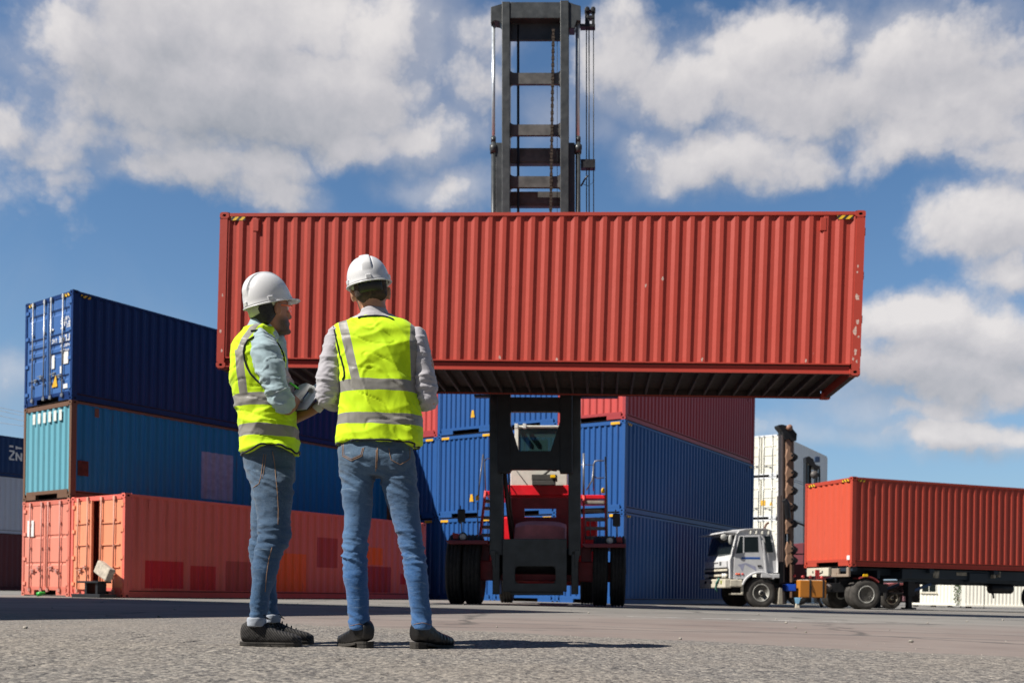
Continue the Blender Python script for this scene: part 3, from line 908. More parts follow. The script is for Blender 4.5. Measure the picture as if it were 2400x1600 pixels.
# ------------------------------------------------------------------ the container lifting truck
class Frame:
    """local frame of a thing: origin on the ground, yaw; P() finds where something measured in the photo sits on it"""
    def __init__(s, X0, Y0, yaw): s.X0, s.Y0, s.yaw, s.c, s.s = X0, Y0, yaw, math.cos(yaw), math.sin(yaw); s.z0 = GZ(X0)
    def P(s, px, py, dy):
        Y = s.Y0 + dy
        for _ in range(6):
            X, Z = at(px, py, Y)
            xl = (X - s.X0 + s.s * dy) / s.c
            Y = s.Y0 + s.s * xl + s.c * dy
        return xl, Z - s.z0
    def box(s, mb, px0, px1, py0, py1, d0, d1):
        s.poly(mb, [(px0, py0), (px1, py0), (px1, py1), (px0, py1)], d0, d1)
    def poly(s, mb, pts, d0, d1):
        mb.prism([s.P(x, y, d0) for x, y in pts], 'y', d0, d1)
    def pts(s, lst):
        out = []
        for x, y, d in lst:
            a, z = s.P(x, y, d); out.append((a, d, z))
        return out

M_MAST = plain('mast_grey_paint', (.050, .056, .060), .40, .1, .25, 3, .15, 25)
M_MASTIN = plain('mast_brownish_steel', (.095, .092, .088), .5, .1, .3, 4)
M_BLACK = plain('black_paint', (.012, .012, .014), .45, 0, .3)
M_CHROME = plain('chrome_rod', (.62, .66, .70), .34, .55, .05)
M_CHAIN = plain('greasy_chain', (.05, .035, .025), .6, .5, .4, 30)
M_MRED = plain('machine_red', (.75, .010, .022), .38, 0, .15, 3)
M_MDRED = plain('machine_dark_red', (.30, .016, .022), .5, 0, .25, 3)
M_HOOD = plain('sun_faded_red', (.80, .24, .23), .5, 0, .2, 2)
M_FEND = plain('fender_maroon', (.15, .016, .030), .45, 0, .2, 4)
M_TYRE = plain('tyre_rubber', (.016, .016, .017), .8, 0, .35, 8, .3, 60)
M_TYREDUST = plain('dusty_tyre', (.055, .050, .045), .85, 0, .35, 6, .3, 60)
M_WHITEP = plain('cab_white_paint', (.62, .61, .55), .35, 0, .08)
M_STEP = plain('step_plate', (.33, .29, .25), .6, .1, .25, 12)
M_TUBE = plain('grey_handrail', (.22, .22, .23), .4, .5)
M_LAMPRED = plain('red_lens', (.35, .01, .01), .15)
M_LAMPY = plain('amber_beacon', (.85, .50, .01), .25)
M_LENS = plain('lamp_lens', (.70, .70, .68), .12, 0, .05)
M_RIMW = plain('wheel_rim_paint', (.48, .47, .43), .45, .2, .2)
def glass_mat(name, tint, alpha=.75):
    t = NT(name)
    t.set('Base Color', tint); t.set('Roughness', .04); t.set('Specular IOR Level', .6)
    t.set('Transmission Weight', 0.0)
    tr = t.N.new('ShaderNodeBsdfTransparent'); tr.inputs[0].default_value = (.55, .66, .64, 1)
    mx = t.N.new('ShaderNodeMixShader'); mx.inputs[0].default_value = alpha
    t.L.new(tr.outputs[0], mx.inputs[1]); t.L.new(t.b.outputs[0], mx.inputs[2]); t.L.new(mx.outputs[0], t.out.inputs[0])
    return t.mat
M_CABGLASS = glass_mat('tinted_cab_glass', (.03, .07, .07), .6)
M_TRUCKGLASS = glass_mat('dark_truck_glass', (.006, .008, .010), .82)

def tyre_profile(r, w, rim, grooves=3):
    """profile (t, radius) across a tyre of outer radius r, width w, round the x axis"""
    p = [(-w * .42, rim), (-w * .5, rim + (r - rim) * .35), (-w * .48, r - .06), (-w * .40, r - .012)]
    n = grooves * 2 + 1
    for i in range(n):
        a, b = -w * .38 + w * .76 * i / n, -w * .38 + w * .76 * (i + 1) / n
        rr = r if i % 2 == 0 else r - .022
        p += [(a + .003, rr), (b - .003, rr)]
    p += [(w * .40, r - .012), (w * .48, r - .06), (w * .5, rim + (r - rim) * .35), (w * .42, rim)]
    return p
def wheel(parent, c, r, w, rimr, axis='x', side=-1, rimmat=None, tyremat=None, hub=True, n=40, deep=.10, style='steel'):
    """wheel = Empty-less part: tyre mesh with a rim (and nuts) as its child"""
    t = MB(); t.lathe(tyre_profile(r, w, rimr), c, axis, n)
    to = t.build('wheel', tyremat or M_TYRE, parent)
    m = MB()
    e = side * w * .42
    # dished rim seen from the outer side; t runs outwards with sign
    prof = [(e, rimr + .004), (e + side * .012, rimr - .012), (e + side * .005, rimr - .03), (e - side * deep, rimr - .06)]
    if style == 'steel': prof += [(e - side * deep * .9, rimr * .62), (e - side * deep * .25, rimr * .50), (e - side * deep * .15, rimr * .30), (e + side * .03, rimr * .28), (e + side * .035, .001)]
    else: prof += [(e - side * deep * 1.6, rimr * .80), (e - side * deep * 2.0, rimr * .45), (e - side * deep * 1.2, rimr * .40), (e - side * deep * 1.1, .001)]
    m.lathe(prof, c, axis, n)
    ro = m.build('rim', rimmat or M_RIMW, to)
    if style == 'steel':
        for k in range(8):
            a = 2 * math.pi * k / 8
            q = MB(); rr = rimr * .40
            p = {'x': (e - side * .01, rr * math.cos(a), rr * math.sin(a)), 'y': (rr * math.cos(a), e - side * .01, rr * math.sin(a))}[axis]
            m2 = (p[0] + c[0], p[1] + c[1], p[2] + c[2])
            q.ell(m2, (.022, .022, .022), nu=6, nv=4)
            if k == 0: nuts = q
            else: nuts.add([v for v in q.v], q.f)
        nuts.build('wheel_nut', M_BLACK, to)
        hb = MB(); hb.lathe([(e - side * .02, rimr * .27), (e + side * .045, rimr * .24), (e + side * .05, .001)], c, axis, 20); hb.build('hub_cap', M_BLACK, to)
        hl = MB()
        for k in range(8):
            a = 2 * math.pi * (k + .5) / 8; rr = rimr * .70
            p = {'x': (e - side * deep * .86, rr * math.cos(a), rr * math.sin(a)), 'y': (rr * math.cos(a), e - side * deep * .86, rr * math.sin(a))}[axis]
            s_ = {'x': (.012, .035, .035), 'y': (.035, .012, .035)}[axis]
            hl.ell((p[0] + c[0], p[1] + c[1], p[2] + c[2]), s_, nu=8, nv=4)
        hl.build('vent_hole', M_HOLE, to)
    return to

MX, _z = at(1254, 1390, 21.3)
F = Frame(MX, 21.3, R(-5))
mach = thing('container_lift_truck', 'big black mast lift truck with red body holding up a container', 'lift truck', (MX, 21.3, GZ(MX)), R(-5))
def part(name, mat, fn, bevel=.01, parent=None):
    mb = MB(); fn(mb); return mb.build(name, mat, parent or mach, bevel)
# masts
for (a, b) in ((1147, 1178), (1332, 1361)):
    def f(mb, a=a, b=b):
        F.box(mb, a, b, 640, 1300, .12, .50)
        F.box(mb, 1161 if a < 1250 else 1331, 1178 if a < 1250 else 1347, 334, 640, .12, .50)
        F.box(mb, a + 7, b - 7 if b < 1250 else b - 6, 1290, 1392, .12, .50)
        sgn = -1 if a < 1250 else 1
        x0 = a if sgn < 0 else b
        F.poly(mb, [(x0, 1288), (x0 - sgn * 14, 1288), (x0 - sgn * 14, 1330), (x0 - sgn * 8, 1330)], .10, .14)
    part('outer_mast_rail', M_MAST, f, .015)
for (a, b, t) in ((1176, 1195, 4), (1313, 1333, 1)):
    part('inner_mast_rail', M_MAST, lambda mb, a=a, b=b, t=t: F.box(mb, a, b, t, 1104, -.02, .26), .012)
def gus(mb, y0, y1, d0, d1):
    F.box(mb, 1195, 1314, y0, y1, d0, d1)
    for x, s in ((1195, 1), (1314, -1)):
        for yy, q in ((y0, -1), (y1, 1)):
            F.poly(mb, [(x, yy), (x, yy + q * 9), (x + s * 2, yy + q * 4), (x + s * 5, yy + q * 1.5), (x + s * 10, yy)], d0 + .01, d1 - .01)
for y0, y1 in ((171, 197), (292, 317), (413, 439)):
    part('inner_crossbar', M_MASTIN, lambda mb, y0=y0, y1=y1: gus(mb, y0, y1, .10, .18), 0)
for y0, y1 in ((347, 379), (449, 478)):
    part('outer_crossbar', M_MASTIN, lambda mb, y0=y0, y1=y1: (F.box(mb, 1178, 1332, y0, y1, .36, .46), F.box(mb, 1178, 1332, y1, y1 + 5, .38, .52)), .005)
part('crosshead', M_MAST, lambda mb: (F.box(mb, 1195, 1314, 5, 43, .0, .26), F.box(mb, 1195, 1314, 44, 95, .20, .26)), .012)
for s, pts in ((0, [(1150, 17), (1166, 12), (1176, 9), (1176, 57), (1170, 50), (1160, 48), (1150, 54)]), (1, [(1333, 5), (1346, 10), (1361, 14), (1361, 50), (1352, 48), (1346, 66), (1333, 66)])):
    part('cylinder_bracket', M_MAST, lambda mb, pts=pts: F.poly(mb, pts, .02, .30), .008)
for px in (1156.5, 1355):
    def f(mb, px=px):
        mb.tube(F.pts([(px, 50, .15), (px, 345, .15)]), .040, 14)
    rod = part('lift_cylinder_rod', M_CHROME, f, 0)
    def f2(mb, px=px):
        mb.tube(F.pts([(px, 328, .15), (px, 900, .15)]), .052, 16)
        mb.tube(F.pts([(px, 322, .15), (px, 334, .15)]), .056, 16)
        mb.tube(F.pts([(px, 341, .15), (px, 351, .15), (px, 353, .15), (px, 360, .15)]), [.085, .085, .075, .075], 16)
    part('lift_cylinder_barrel', M_MAST, f2, 0)
part('hydraulic_rod', M_BLACK, lambda mb: mb.tube(F.pts([(1214.5, 60, .22), (1214.5, 900, .22)]), .030, 10), 0)
def f(mb):
    p = F.pts([(1297, 68, .05), (1297, 900, .05)])
    z0, z1 = p[1][2], p[0][2]; x = p[0][0]; n = int((z1 - z0) / .075)
    for i in range(n):
        z = z0 + (z1 - z0) * i / n
        w = .034 if i % 2 else .024
        mb.box(x - w, x + w, .03, .075, z, z + .062)
part('lift_chain', M_CHAIN, f, 0)
for px, r in ((1306, .006), (1350, .010), (1374.5, .012), (1380.5, .014), (1391, .011)):
    y0 = 20 if px > 1370 else (55 if px > 1340 else 70)
    part('hydraulic_hose', M_BLACK, lambda mb, px=px, r=r, y0=y0: mb.tube(F.pts([(px, y0, .25), (px, 300, .25), (px + (.6 if px > 1370 else 0), 700, .25)]), r, 8), 0)
def f(mb):
    F.box(mb, 1360, 1395, 56, 63, .15, .3); F.box(mb, 1371, 1382, 18, 62, .2, .26); F.box(mb, 1387, 1394, 22, 62, .2, .26)
    F.box(mb, 1370, 1394, 22, 26, .18, .3); F.box(mb, 1376, 1392, 36, 43, .19, .3)
    for px in (1376, 1390): mb.lathe([(.16, .055), (.30, .055)], (F.P(px, 24, .2)[0], 0, F.P(px, 24, .2)[1]), 'y', 14)
part('hose_guide_bracket', M_BLACK, f, .004)
part('hose_arm', M_BLACK, lambda mb: (F.box(mb, 1361, 1395, 373, 393, .16, .32), mb.tube(F.pts([(1362, 436, .2), (1372, 418, .2), (1378, 412, .2)]), .02, 8), mb.tube(F.pts([(1363, 430, .3), (1378, 436, .3), (1390, 428, .3), (1391, 390, .3)]), .006, 6)), .004)
# carriage with its window
def f(mb):
    F.box(mb, 1180, 1328, 930, 964, -.22, -.06)
    F.poly(mb, [(1180, 963), (1198, 963), (1194, 968), (1193.5, 984), (1216, 1057), (1180, 1057)], -.22, -.06)
    F.poly(mb, [(1328, 963), (1309, 963), (1313, 968), (1313.5, 984), (1290, 1057), (1328, 1057)], -.22, -.06)
    F.poly(mb, [(1172, 1056), (1334, 1056), (1332, 1108), (1316, 1108), (1309, 1100), (1199, 1100), (1193, 1108), (1173, 1108)], -.22, -.06)
    F.box(mb, 1166, 1196, 640, 1106, -.24, -.03); F.box(mb, 1312, 1341, 640, 1108, -.24, -.03)
car = part('carriage', M_BLACK, f, .012)
def f(mb):
    mb.box(-5.9, 5.9, -.50, -.28, 6.95, 7.30); mb.box(-1.1, 1.1, -.32, -.10, 5.2, 7.5)
    for x in (-5.9, 5.7): mb.box(x, x + .2, -.62, -.3, 6.6, 7.5)
    F.box(mb, 1111, 1149, 924, 929, -.40, -.20); F.box(mb, 1360, 1449, 925, 930, -.40, -.20)
part('spreader', M_BLACK, f, .01)
# lower cross plate with slot
def f(mb):
    F.box(mb, 1178, 1207, 1262, 1386, .0, .10); F.box(mb, 1302, 1328, 1262, 1386, .0, .10)
    F.box(mb, 1206, 1303, 1262, 1326, .0, .10); F.box(mb, 1206, 1303, 1366, 1386, .0, .10)
    for x, s in ((1207, 1), (1302, -1)):
        for yy, q in ((1326, 1), (1366, -1)):
            F.poly(mb, [(x, yy), (x + s * 8, yy), (x + s * 3, yy + q * 2.5), (x, yy + q * 8)], .005, .095)
    F.box(mb, 1196, 1320, 1386, 1394, .04, .2)
part('lower_mast_plate', M_MAST, f, .008)
part('tilt_drum', M_BLACK, lambda mb: mb.tube([(-.9, .55, 1.0), (.9, .55, 1.0)], .30, 20), 0)
# chassis
def f(mb):
    mb.box(-.75, -.45, .5, 6.0, .75, 1.35); mb.box(.45, .75, .5, 6.0, .75, 1.35)
    mb.box(-1.75, 1.75, .55, .95, .55, 1.0)
    mb.box(-1.15, 1.15, 5.2, 5.6, .5, .9)
part('chassis', M_MDRED, f, .02)
part('counterweight', M_MRED, lambda mb: mb.prism([(4.3, .7), (6.5, .7), (6.7, 1.2), (6.5, 2.1), (4.3, 2.3)], 'x', -1.35, 1.35), .06)
part('front_cross_frame', M_MDRED, lambda mb: (F.box(mb, 1196, 1336, 1166, 1191, 1.35, 1.45), F.box(mb, 1196, 1229, 1190, 1212, 1.35, 1.45), F.box(mb, 1303, 1336, 1190, 1212, 1.35, 1.45), F.box(mb, 1196, 1336, 1211, 1290, 1.35, 1.45)), .01)
part('platform_beam', M_MRED, lambda mb: (F.box(mb, 1180, 1345, 1136, 1160, 2.1, 2.26), F.box(mb, 1182, 1340, 1160, 1166, 2.16, 2.4)), .012)
def f(mb):
    F.box(mb, 1137, 1200, 1150, 1160, 2.1, 4.0); F.box(mb, 1340, 1419, 1159, 1168, 2.1, 4.0); mb.box(-.9, .9, 3.6, 3.8, 2.5, 2.62)
part('side_platform', M_MRED, f, .012)
# engine cover, rounded
def f(mb):
    x0, z0 = F.P(1205, 1266, .7); x1, z1 = F.P(1326, 1219, .7)
    prof = [(.55, z0 - .3), (.60, z0 + .1), (.72, z1 - .10), (.95, z1), (1.25, z1 + .02), (1.36, z1 - .02), (1.36, z0 - .3)]
    rings = []
    for k in range(9):
        u = k / 8; xx = x0 + (x1 - x0) * u
        sh = .07 * (abs(u - .5) * 2) ** 4
        rings.append([(xx, a + sh * .4, b - sh if b > z0 else b) for a, b in prof])
    mb.loft(rings)
part('engine_cover', M_HOOD, f, .03)
# cab
def f(mb):
    F.box(mb, 1196, 1330, 1092, 1140, 2.5, 3.8)
    F.box(mb, 1211, 1216, 1000, 1095, 2.5, 2.6); F.box(mb, 1306, 1318, 1000, 1095, 2.5, 2.6)
    F.box(mb, 1210, 1330, 996, 1002, 2.46, 3.9)
    F.box(mb, 1206, 1216, 1000, 1095, 3.7, 3.8); F.box(mb, 1306, 1318, 1000, 1095, 3.7, 3.8)
cab = part('cab', M_WHITEP, f, .03)
part('windscreen', M_CABGLASS, lambda mb: F.box(mb, 1215, 1307, 1001, 1093, 2.54, 2.56), 0, cab)
part('operator_seat', M_BLACK, lambda mb: (F.box(mb, 1244, 1284, 1030, 1098, 3.3, 3.45), F.box(mb, 1240, 1290, 1075, 1098, 2.9, 3.4), mb.tube(F.pts([(1234, 1080, 2.8), (1226, 1060, 2.8)]), .02, 8)), .03, cab)
def f(mb):
    for px in (1210, 1229): F.box(mb, px - 4, px + 4, 992, 1003, 2.3, 2.45)
part('cab_work_lamp', M_LENS, f, .01, cab)
part('wiper', M_BLACK, lambda mb: mb.tube(F.pts([(1211, 1103, 2.45), (1236, 1136, 2.45)]), .012, 6), 0, cab)
part('air_intake_box', plain('dark_grey_box', (.05, .048, .045), .6), lambda mb: (F.box(mb, 1246, 1305, 1111, 1124, 2.0, 2.4), F.box(mb, 1247, 1301, 1125, 1136, 1.98, 2.4), mb.tube(F.pts([(1275, 1112, 2.1), (1290, 1100, 2.2), (1305, 1102, 2.2)]), .03, 8)), .012)
part('amber_marker', M_LAMPY, lambda mb: F.box(mb, 1290, 1302, 1112, 1119, 1.92, 1.98), .01)
# fenders, wheels
for a, b, y0 in ((1045, 1145, 1265), (1364, 1467, 1273)):
    def f(mb, a=a, b=b, y0=y0):
        F.poly(mb, [(a, y0), (b, y0), (b - 3 if a < 1200 else b, y0 + 9), (a + 8, y0 + 9), (a + 1, y0 + 3)], .0, 2.0)
        F.box(mb, 1125 if a < 1200 else 1362, 1147 if a < 1200 else 1386, y0 + 8, y0 + 60, .6, 1.8)
    part('fender', M_FEND, f, .012)
for a, b in ((1046, 1083), (1085, 1126), (1388, 1424), (1430, 1466)):
    x0 = F.P(a, 1400, .35)[0]; x1 = F.P(b, 1400, .35)[0]
    wheel(mach, ((x0 + x1) / 2, .80, .80), .80, x1 - x0, .36, 'x', -1 if a < 1200 else 1, M_RIMW, M_TYRE, n=48)
for x in (-1.09, 1.09): wheel(mach, (x, 5.0, .68), .68, .36, .30, 'x', -1 if x < 0 else 1, M_RIMW, M_TYRE)
# stairs
for (x0, x1, xb0, xb1, yt, ys, yb) in ((1138, 1149, 1124, 1148, 1152, (1173, 1190, 1212, 1234, 1253), 1264), (1368, 1419, 1369, 1421, 1162, (1176, 1196, 1216, 1237, 1259), 1273)):
    d0, d1 = 2.15, 1.65
    n = len(ys)
    def f(mb, x=x0, xb=xb0): mb.beam(*F.pts([(x, yt, d0), (xb, yb, d1)]), .05, .14, (0, 1, 0))
    part('stair_stringer', plain('stair_red', (.72, .07, .06), .45), f, .006)
    if x0 > 1200: part('stair_stringer', plain('stair_red', (.72, .07, .06), .45), lambda mb: mb.beam(*F.pts([(x1, yt, d0), (xb1, yb, d1)]), .05, .14, (0, 1, 0)), .006)
    for i, y in enumerate(ys):
        u = (i + .6) / n; d = d0 + (d1 - d0) * u
        a = x0 + (xb0 - x0) * u; b = x1 + (xb1 - x1) * u
        part('stair_tread', M_STEP, lambda mb: F.box(mb, a, b, y - 3.5, y + 3.5, d, d + .22), .005)
# rails, mirrors, lamps
part('handrail', M_TUBE, lambda mb: (mb.tube(F.pts([(1120, 1170, 1.8), (1132, 1064, 2.1), (1136, 1078, 2.15), (1138, 1152, 2.15)]), .016, 8), mb.tube(F.pts([(1136, 1080, 1.3), (1141, 1074, 1.5), (1148, 1074, 1.8)]), .012, 8), mb.tube(F.pts([(1119, 1176, 1.8), (1120, 1262, 1.6)]), .014, 8)), 0)
part('handrail', M_TUBE, lambda mb: (mb.tube(F.pts([(1368, 1062, 2.1), (1368, 1160, 2.1)]), .026, 8), mb.tube(F.pts([(1391, 1150, 2.15), (1391, 1088, 2.15), (1394, 1081, 2.15), (1400, 1079, 2.15), (1416, 1079, 2.15)]), .016, 8),
     mb.tube(F.pts([(1416, 1119, 2.15), (1400, 1120, 2.15), (1393, 1116, 2.15)]), .014, 8), mb.tube(F.pts([(1419, 1070, 2.1), (1422, 1160, 2.1), (1423, 1262, 1.6)]), .022, 8), mb.tube(F.pts([(1391, 1092, 2.1), (1388, 1125, 2.1), (1374, 1148, 2.1)]), .016, 8), mb.tube(F.pts([(1373, 1262, 1.6), (1373, 1222, 1.6), (1377, 1217, 1.6), (1383, 1220, 1.6), (1384, 1265, 1.6)]), .012, 8), mb.tube(F.pts([(1360, 1088, 2.1), (1390, 1089, 2.15)]), .010, 6)), 0)
for px, py in ((1119, 1166), (1413.5, 1149)):
    def f(mb, px=px, py=py):
        x, z = F.P(px, py, 1.8 if px < 1200 else 2.1)
        mb.lathe([(-.06, .045), (.02, .045), (.06, .028), (.07, .001)], (x, 1.8 if px < 1200 else 2.1, z), 'z', 14)
    part('amber_beacon', M_LAMPY, f, 0)
for px, py, b in ((1081, 1208, 1266), (1445, 1218, 1273)):
    mr = part('mirror', M_BLACK, lambda mb: F.box(mb, px - 9, px + 9, py - 16, py + 15, .30, .38), .03)
    part('mirror_stay', M_TUBE, lambda mb: mb.tube(F.pts([(px + 3, b, .5), (px, py + 12, .4), (px - 2, py - 24, .4)]), .014, 8), 0, mr)
for px, py, rx in ((1085, 1257, -1), (1429, 1266, 1)):
    def f(mb, px=px, py=py):
        x, z = F.P(px, py, .25); mb.lathe([(.40, .001), (.38, .06), (.26, .10), (.24, .10), (.24, .085), (.255, .001)], (x, 0, z), 'y', 20)
    wl_ = part('work_lamp', M_BLACK, f, 0)
    def f(mb, px=px, py=py):
        x, z = F.P(px, py, .25); mb.lathe([(.245, .082), (.232, .05), (.228, .001)], (x, 0, z), 'y', 20)
    part('lens', M_LENS, f, 0, wl_)
    rx0 = px - 25 if rx < 0 else px + 15
    part('tail_lamp', M_LAMPRED, lambda mb: F.poly(mb, [(rx0, py - 10), (rx0 + 14, py - 7), (rx0 + 14, py + 5), (rx0 + 2, py + 5)], .25, .36), .008)
part('tilt_cylinder', plain('tilt_cyl_brown', (.05, .03, .025), .5), lambda mb: (mb.tube(F.pts([(1183, 1108, .3), (1190, 1180, .5), (1199, 1262, .8)]), .05, 10), mb.tube(F.pts([(1192, 1104, .35), (1197, 1190, .5), (1206, 1250, .9)]), .02, 8)), 0)
# ------------------------------------------------------------------ tractor and trailer
M_CABP = plain('silver_white_cab_paint', (.62, .62, .63), .28, .0, .08, 4)
M_CREAM = plain('bumper_cream', (.62, .57, .46), .45, 0, .2, 8)
M_DKFRAME = plain('chassis_black', (.010, .010, .012), .6, 0, .4)
M_TRFRAME = paint('trailer_blue_black', (.018, .030, .045), rust=.35, dirt=.35)
M_ORANGE = paint('orange_tank_paint', (.46, .17, .022), rust=.4, dirt=.5)
M_BLUEP = plain('bright_blue_plastic', (.01, .08, .55), .35)
TY = R(9)
TX, TYY = 11.32, 32.44
TF = Frame(TX, TYY, TY)
NS = -1.12
trk = thing('tractor_truck', 'silver white cab-over tractor truck pulling a red container', 'truck', (TX, TYY, GZ(TX)), TY)
def tpart(name, mat, fn, bevel=.012, parent=None):
    mb = MB(); fn(mb); return mb.build(name, mat, parent or trk, bevel)
def U(u, v, d=NS): return TF.P(1650 + u / 7.126, 1220 + v / 7.126, d)
# cab shell: side profile, tumble-home above the waist
def f(mb):
    prof = [(438, 960), (436, 650), (470, 560), (548, 215), (600, 160), (700, 135), (850, 122), (1030, 124), (1120, 150), (1146, 205), (1205, 480), (1240, 690), (1240, 862), (1160, 862), (1075, 870), (960, 850), (840, 870), (745, 925), (690, 985)]
    P = [U(*p) for p in prof]
    def ring(y, ins):
        return [(x + (.05 * ins if x < P[2][0] else (-.03 * ins if x > P[9][0] else 0)), y, z - (.05 * ins if z > 1.95 else 0)) for x, z in P]
    rings = [ring(-1.05, 1), ring(-1.10, .35), ring(-1.115, 0), ring(-.6, -.4), ring(0, -.8), ring(.6, -.4), ring(1.115, 0), ring(1.10, .35), ring(1.05, 1)]
    mb.loft(rings, smooth=False)
cabs = tpart('cab_body', M_CABP, f, .02)
# glass
def pane(name, pts, d0, d1, mat=M_TRUCKGLASS, par=None, bev=.0):
    return tpart(name, mat, lambda mb: mb.prism([U(*p, NS) for p in pts], 'y', d0, d1), bev, par or cabs)
door_pts = [(505, 575), (590, 245), (930, 232), (990, 560), (1030, 850), (960, 845), (840, 868), (745, 922), (690, 972), (495, 960)]
dr = pane('door', door_pts, -1.124, -1.10, M_CABP, None, .006)
pane('door_window', [(530, 545), (600, 262), (650, 255), (650, 535)], -1.130, -1.120, M_TRUCKGLASS, dr)
pane('door_window', [(668, 520), (668, 268), (898, 264), (908, 516)], -1.130, -1.120, M_TRUCKGLASS, dr)
pane('window_trim', [(650, 535), (650, 245), (668, 245), (668, 535)], -1.136, -1.118, M_CABP, dr)
pane('blue_stripe', [(620, 635), (628, 604), (935, 604), (935, 637)], -1.1275, -1.122, plain('blue_stripe_paint', (.02, .10, .42), .35), dr)
pane('handle', [(890, 760), (892, 738), (955, 738), (955, 760)], -1.145, -1.12, M_BLACK, dr)
pane('faded_decal', [(600, 770), (640, 850), (680, 720), (880, 840), (860, 760), (700, 700), (560, 730)], -1.1265, -1.122, plain('decal_lilac', (.36, .37, .50), .4), dr)
pane('quarter_window', [(1008, 250), (1108, 250), (1162, 522), (1050, 528)], -1.122, -1.105)
pane('grab_rail', [(965, 320), (990, 320), (1045, 860), (1025, 860)], -1.150, -1.122, M_CABP)
for i, (u, c) in enumerate(((545, (.75, .10, .02)), (585, (.75, .10, .02)), (645, (.70, .10, .10)))):
    x, z = U(u, 887); tpart('side_indicator', plain('side_lens', c, .25), lambda mb: mb.ell((x, -1.125, z), (.045, .02, .035), nu=12, nv=6), 0, cabs)
# windscreen and front
WP = [U(*p) for p in ((470, 545), (540, 235))]
def f(mb):
    (x0, z0), (x1, z1) = WP
    vs = []
    for i in range(9):
        y = -1.0 + 2.0 * i / 8; bow = -.045 * (1 - (y / 1.0) ** 2) - .012
        vs += [(x0 + bow - .01, y, z0), (x1 + bow + .01, y, z1)]
    mb.sm = True
    mb.add(vs, [(2*i, 2*i+2, 2*i+3, 2*i+1) for i in range(8)])
tpart('windscreen', M_TRUCKGLASS, f, 0, cabs)
XF = U(436, 700)[0]
def zf(v): return U(438, v)[1]
tpart('front_panel', M_CABP, lambda mb: mb.box(XF - .075, XF - .02, -.95, .95, zf(775), zf(655)), .02, cabs)
tpart('grille', M_BLACK, lambda mb: mb.box(XF - .05, XF - .015, -1.02, 1.02, zf(955), zf(785)), .01, cabs)
for v0, v1 in ((835, 792), (925, 880)): tpart('grille_bar', M_CREAM, lambda mb: mb.box(XF - .075, XF - .045, -1.03, 1.03, zf(v1 + 42), zf(v0 - 38)), .01, cabs)
for y in (-.86, -.68, .68, .86):
    tpart('headlight', M_LENS, lambda mb: mb.lathe([(XF - .04, .075), (XF - .088, .07), (XF - .095, .001)], (0, y, zf(910)), 'x', 18), 0, cabs)
tpart('badge', plain('badge_chrome', (.55, .55, .50), .2, .8), lambda mb: mb.box(XF - .085, XF - .07, -.58, -.40, zf(735), zf(670)), .012, cabs)
def f(mb):
    for k in range(5): mb.box(XF - .080, XF - .07, -.28 + k * .075, -.23 + k * .075, zf(702), zf(682))
tpart('name_letters', M_BLACK, f, 0, cabs)
bmp = tpart('bumper', M_CREAM, lambda mb: (mb.box(XF - .18, XF + .05, -1.14, 1.14, zf(1118), zf(968)), mb.box(XF, XF + .42, -1.15, -1.02, zf(1100), zf(975)), mb.box(XF, XF + .42, 1.02, 1.15, zf(1100), zf(975))), .03)
for y in (-.55, .05, .55): tpart('tow_hole', M_HOLE, lambda mb: mb.box(XF - .186, XF - .17, y - .09, y + .09, zf(1045), zf(1000)), 0, bmp)
tpart('number_plate', plain('plate_green', (.30, .33, .10), .5), lambda mb: mb.box(XF - .19, XF - .178, -.92, -.78, zf(1052), zf(990)), 0, bmp)
tpart('tow_rope', plain('rope_green', (.06, .20, .16), .8), lambda mb: mb.tube([(XF - .2, -.70, zf(960)), (XF - .22, -.52, zf(1040)), (XF - .2, -.42, zf(1125)), (XF - .15, -.45, zf(1180))], .03, 8), 0, bmp)
tpart('front_step', M_CREAM, lambda mb: (mb.box(U(480, 0)[0], U(680, 0)[0], -1.1, -.85, U(0, 1225)[1], U(0, 1195)[1]), mb.box(U(640, 0)[0], U(680, 0)[0], -1.1, -1.05, U(0, 1225)[1], U(0, 1060)[1])), .01)
def f(mb):
    for (u, v, ru, rv) in ((330, 270, 55, 52), (438, 310, 33, 78)):
        x, z = U(u, v, -1.25)
        mb.ell((x, -1.25, z), (ru / 7.126 * .0142, .05, rv / 7.126 * .0142), nu=14, nv=8)
    mb.tube([(U(330, 270)[0], -1.25, U(0, 250)[1]), (U(560, 210)[0], -1.1, U(0, 200)[1])], .014, 6)
    mb.tube([(U(440, 380)[0], -1.25, U(0, 390)[1]), (U(520, 470)[0], -1.1, U(0, 470)[1])], .012, 6)
tpart('mirror', plain('mirror_shell', (.40, .40, .38), .4), f, 0, cabs)
tpart('sun_visor', M_CABP, lambda mb: mb.prism([U(300, 205), (U(345, 175)[0], U(0, 165)[1]), U(600, 150), U(600, 205)], 'y', -1.06, 1.06), .02, cabs)
for u in (790, 885, 985, 1090): tpart('roof_rib', M_WHITEP, lambda mb: mb.box(U(u - 14, 0)[0], U(u + 14, 0)[0], -1.13, -1.0, U(0, 200)[1], U(0, 140)[1]), .02, cabs)
tpart('exhaust_stack', plain('rusty_pipe', (.12, .05, .03), .7), lambda mb: mb.tube([(U(1085, 130)[0], -.8, U(0, 160)[1]), (U(1085, 80)[0], -.8, U(0, 70)[1]), (U(1110, 20)[0], -.8, U(0, 15)[1]), (U(1150, -20)[0], -.8, U(0, -15)[1])], .035, 10), 0)
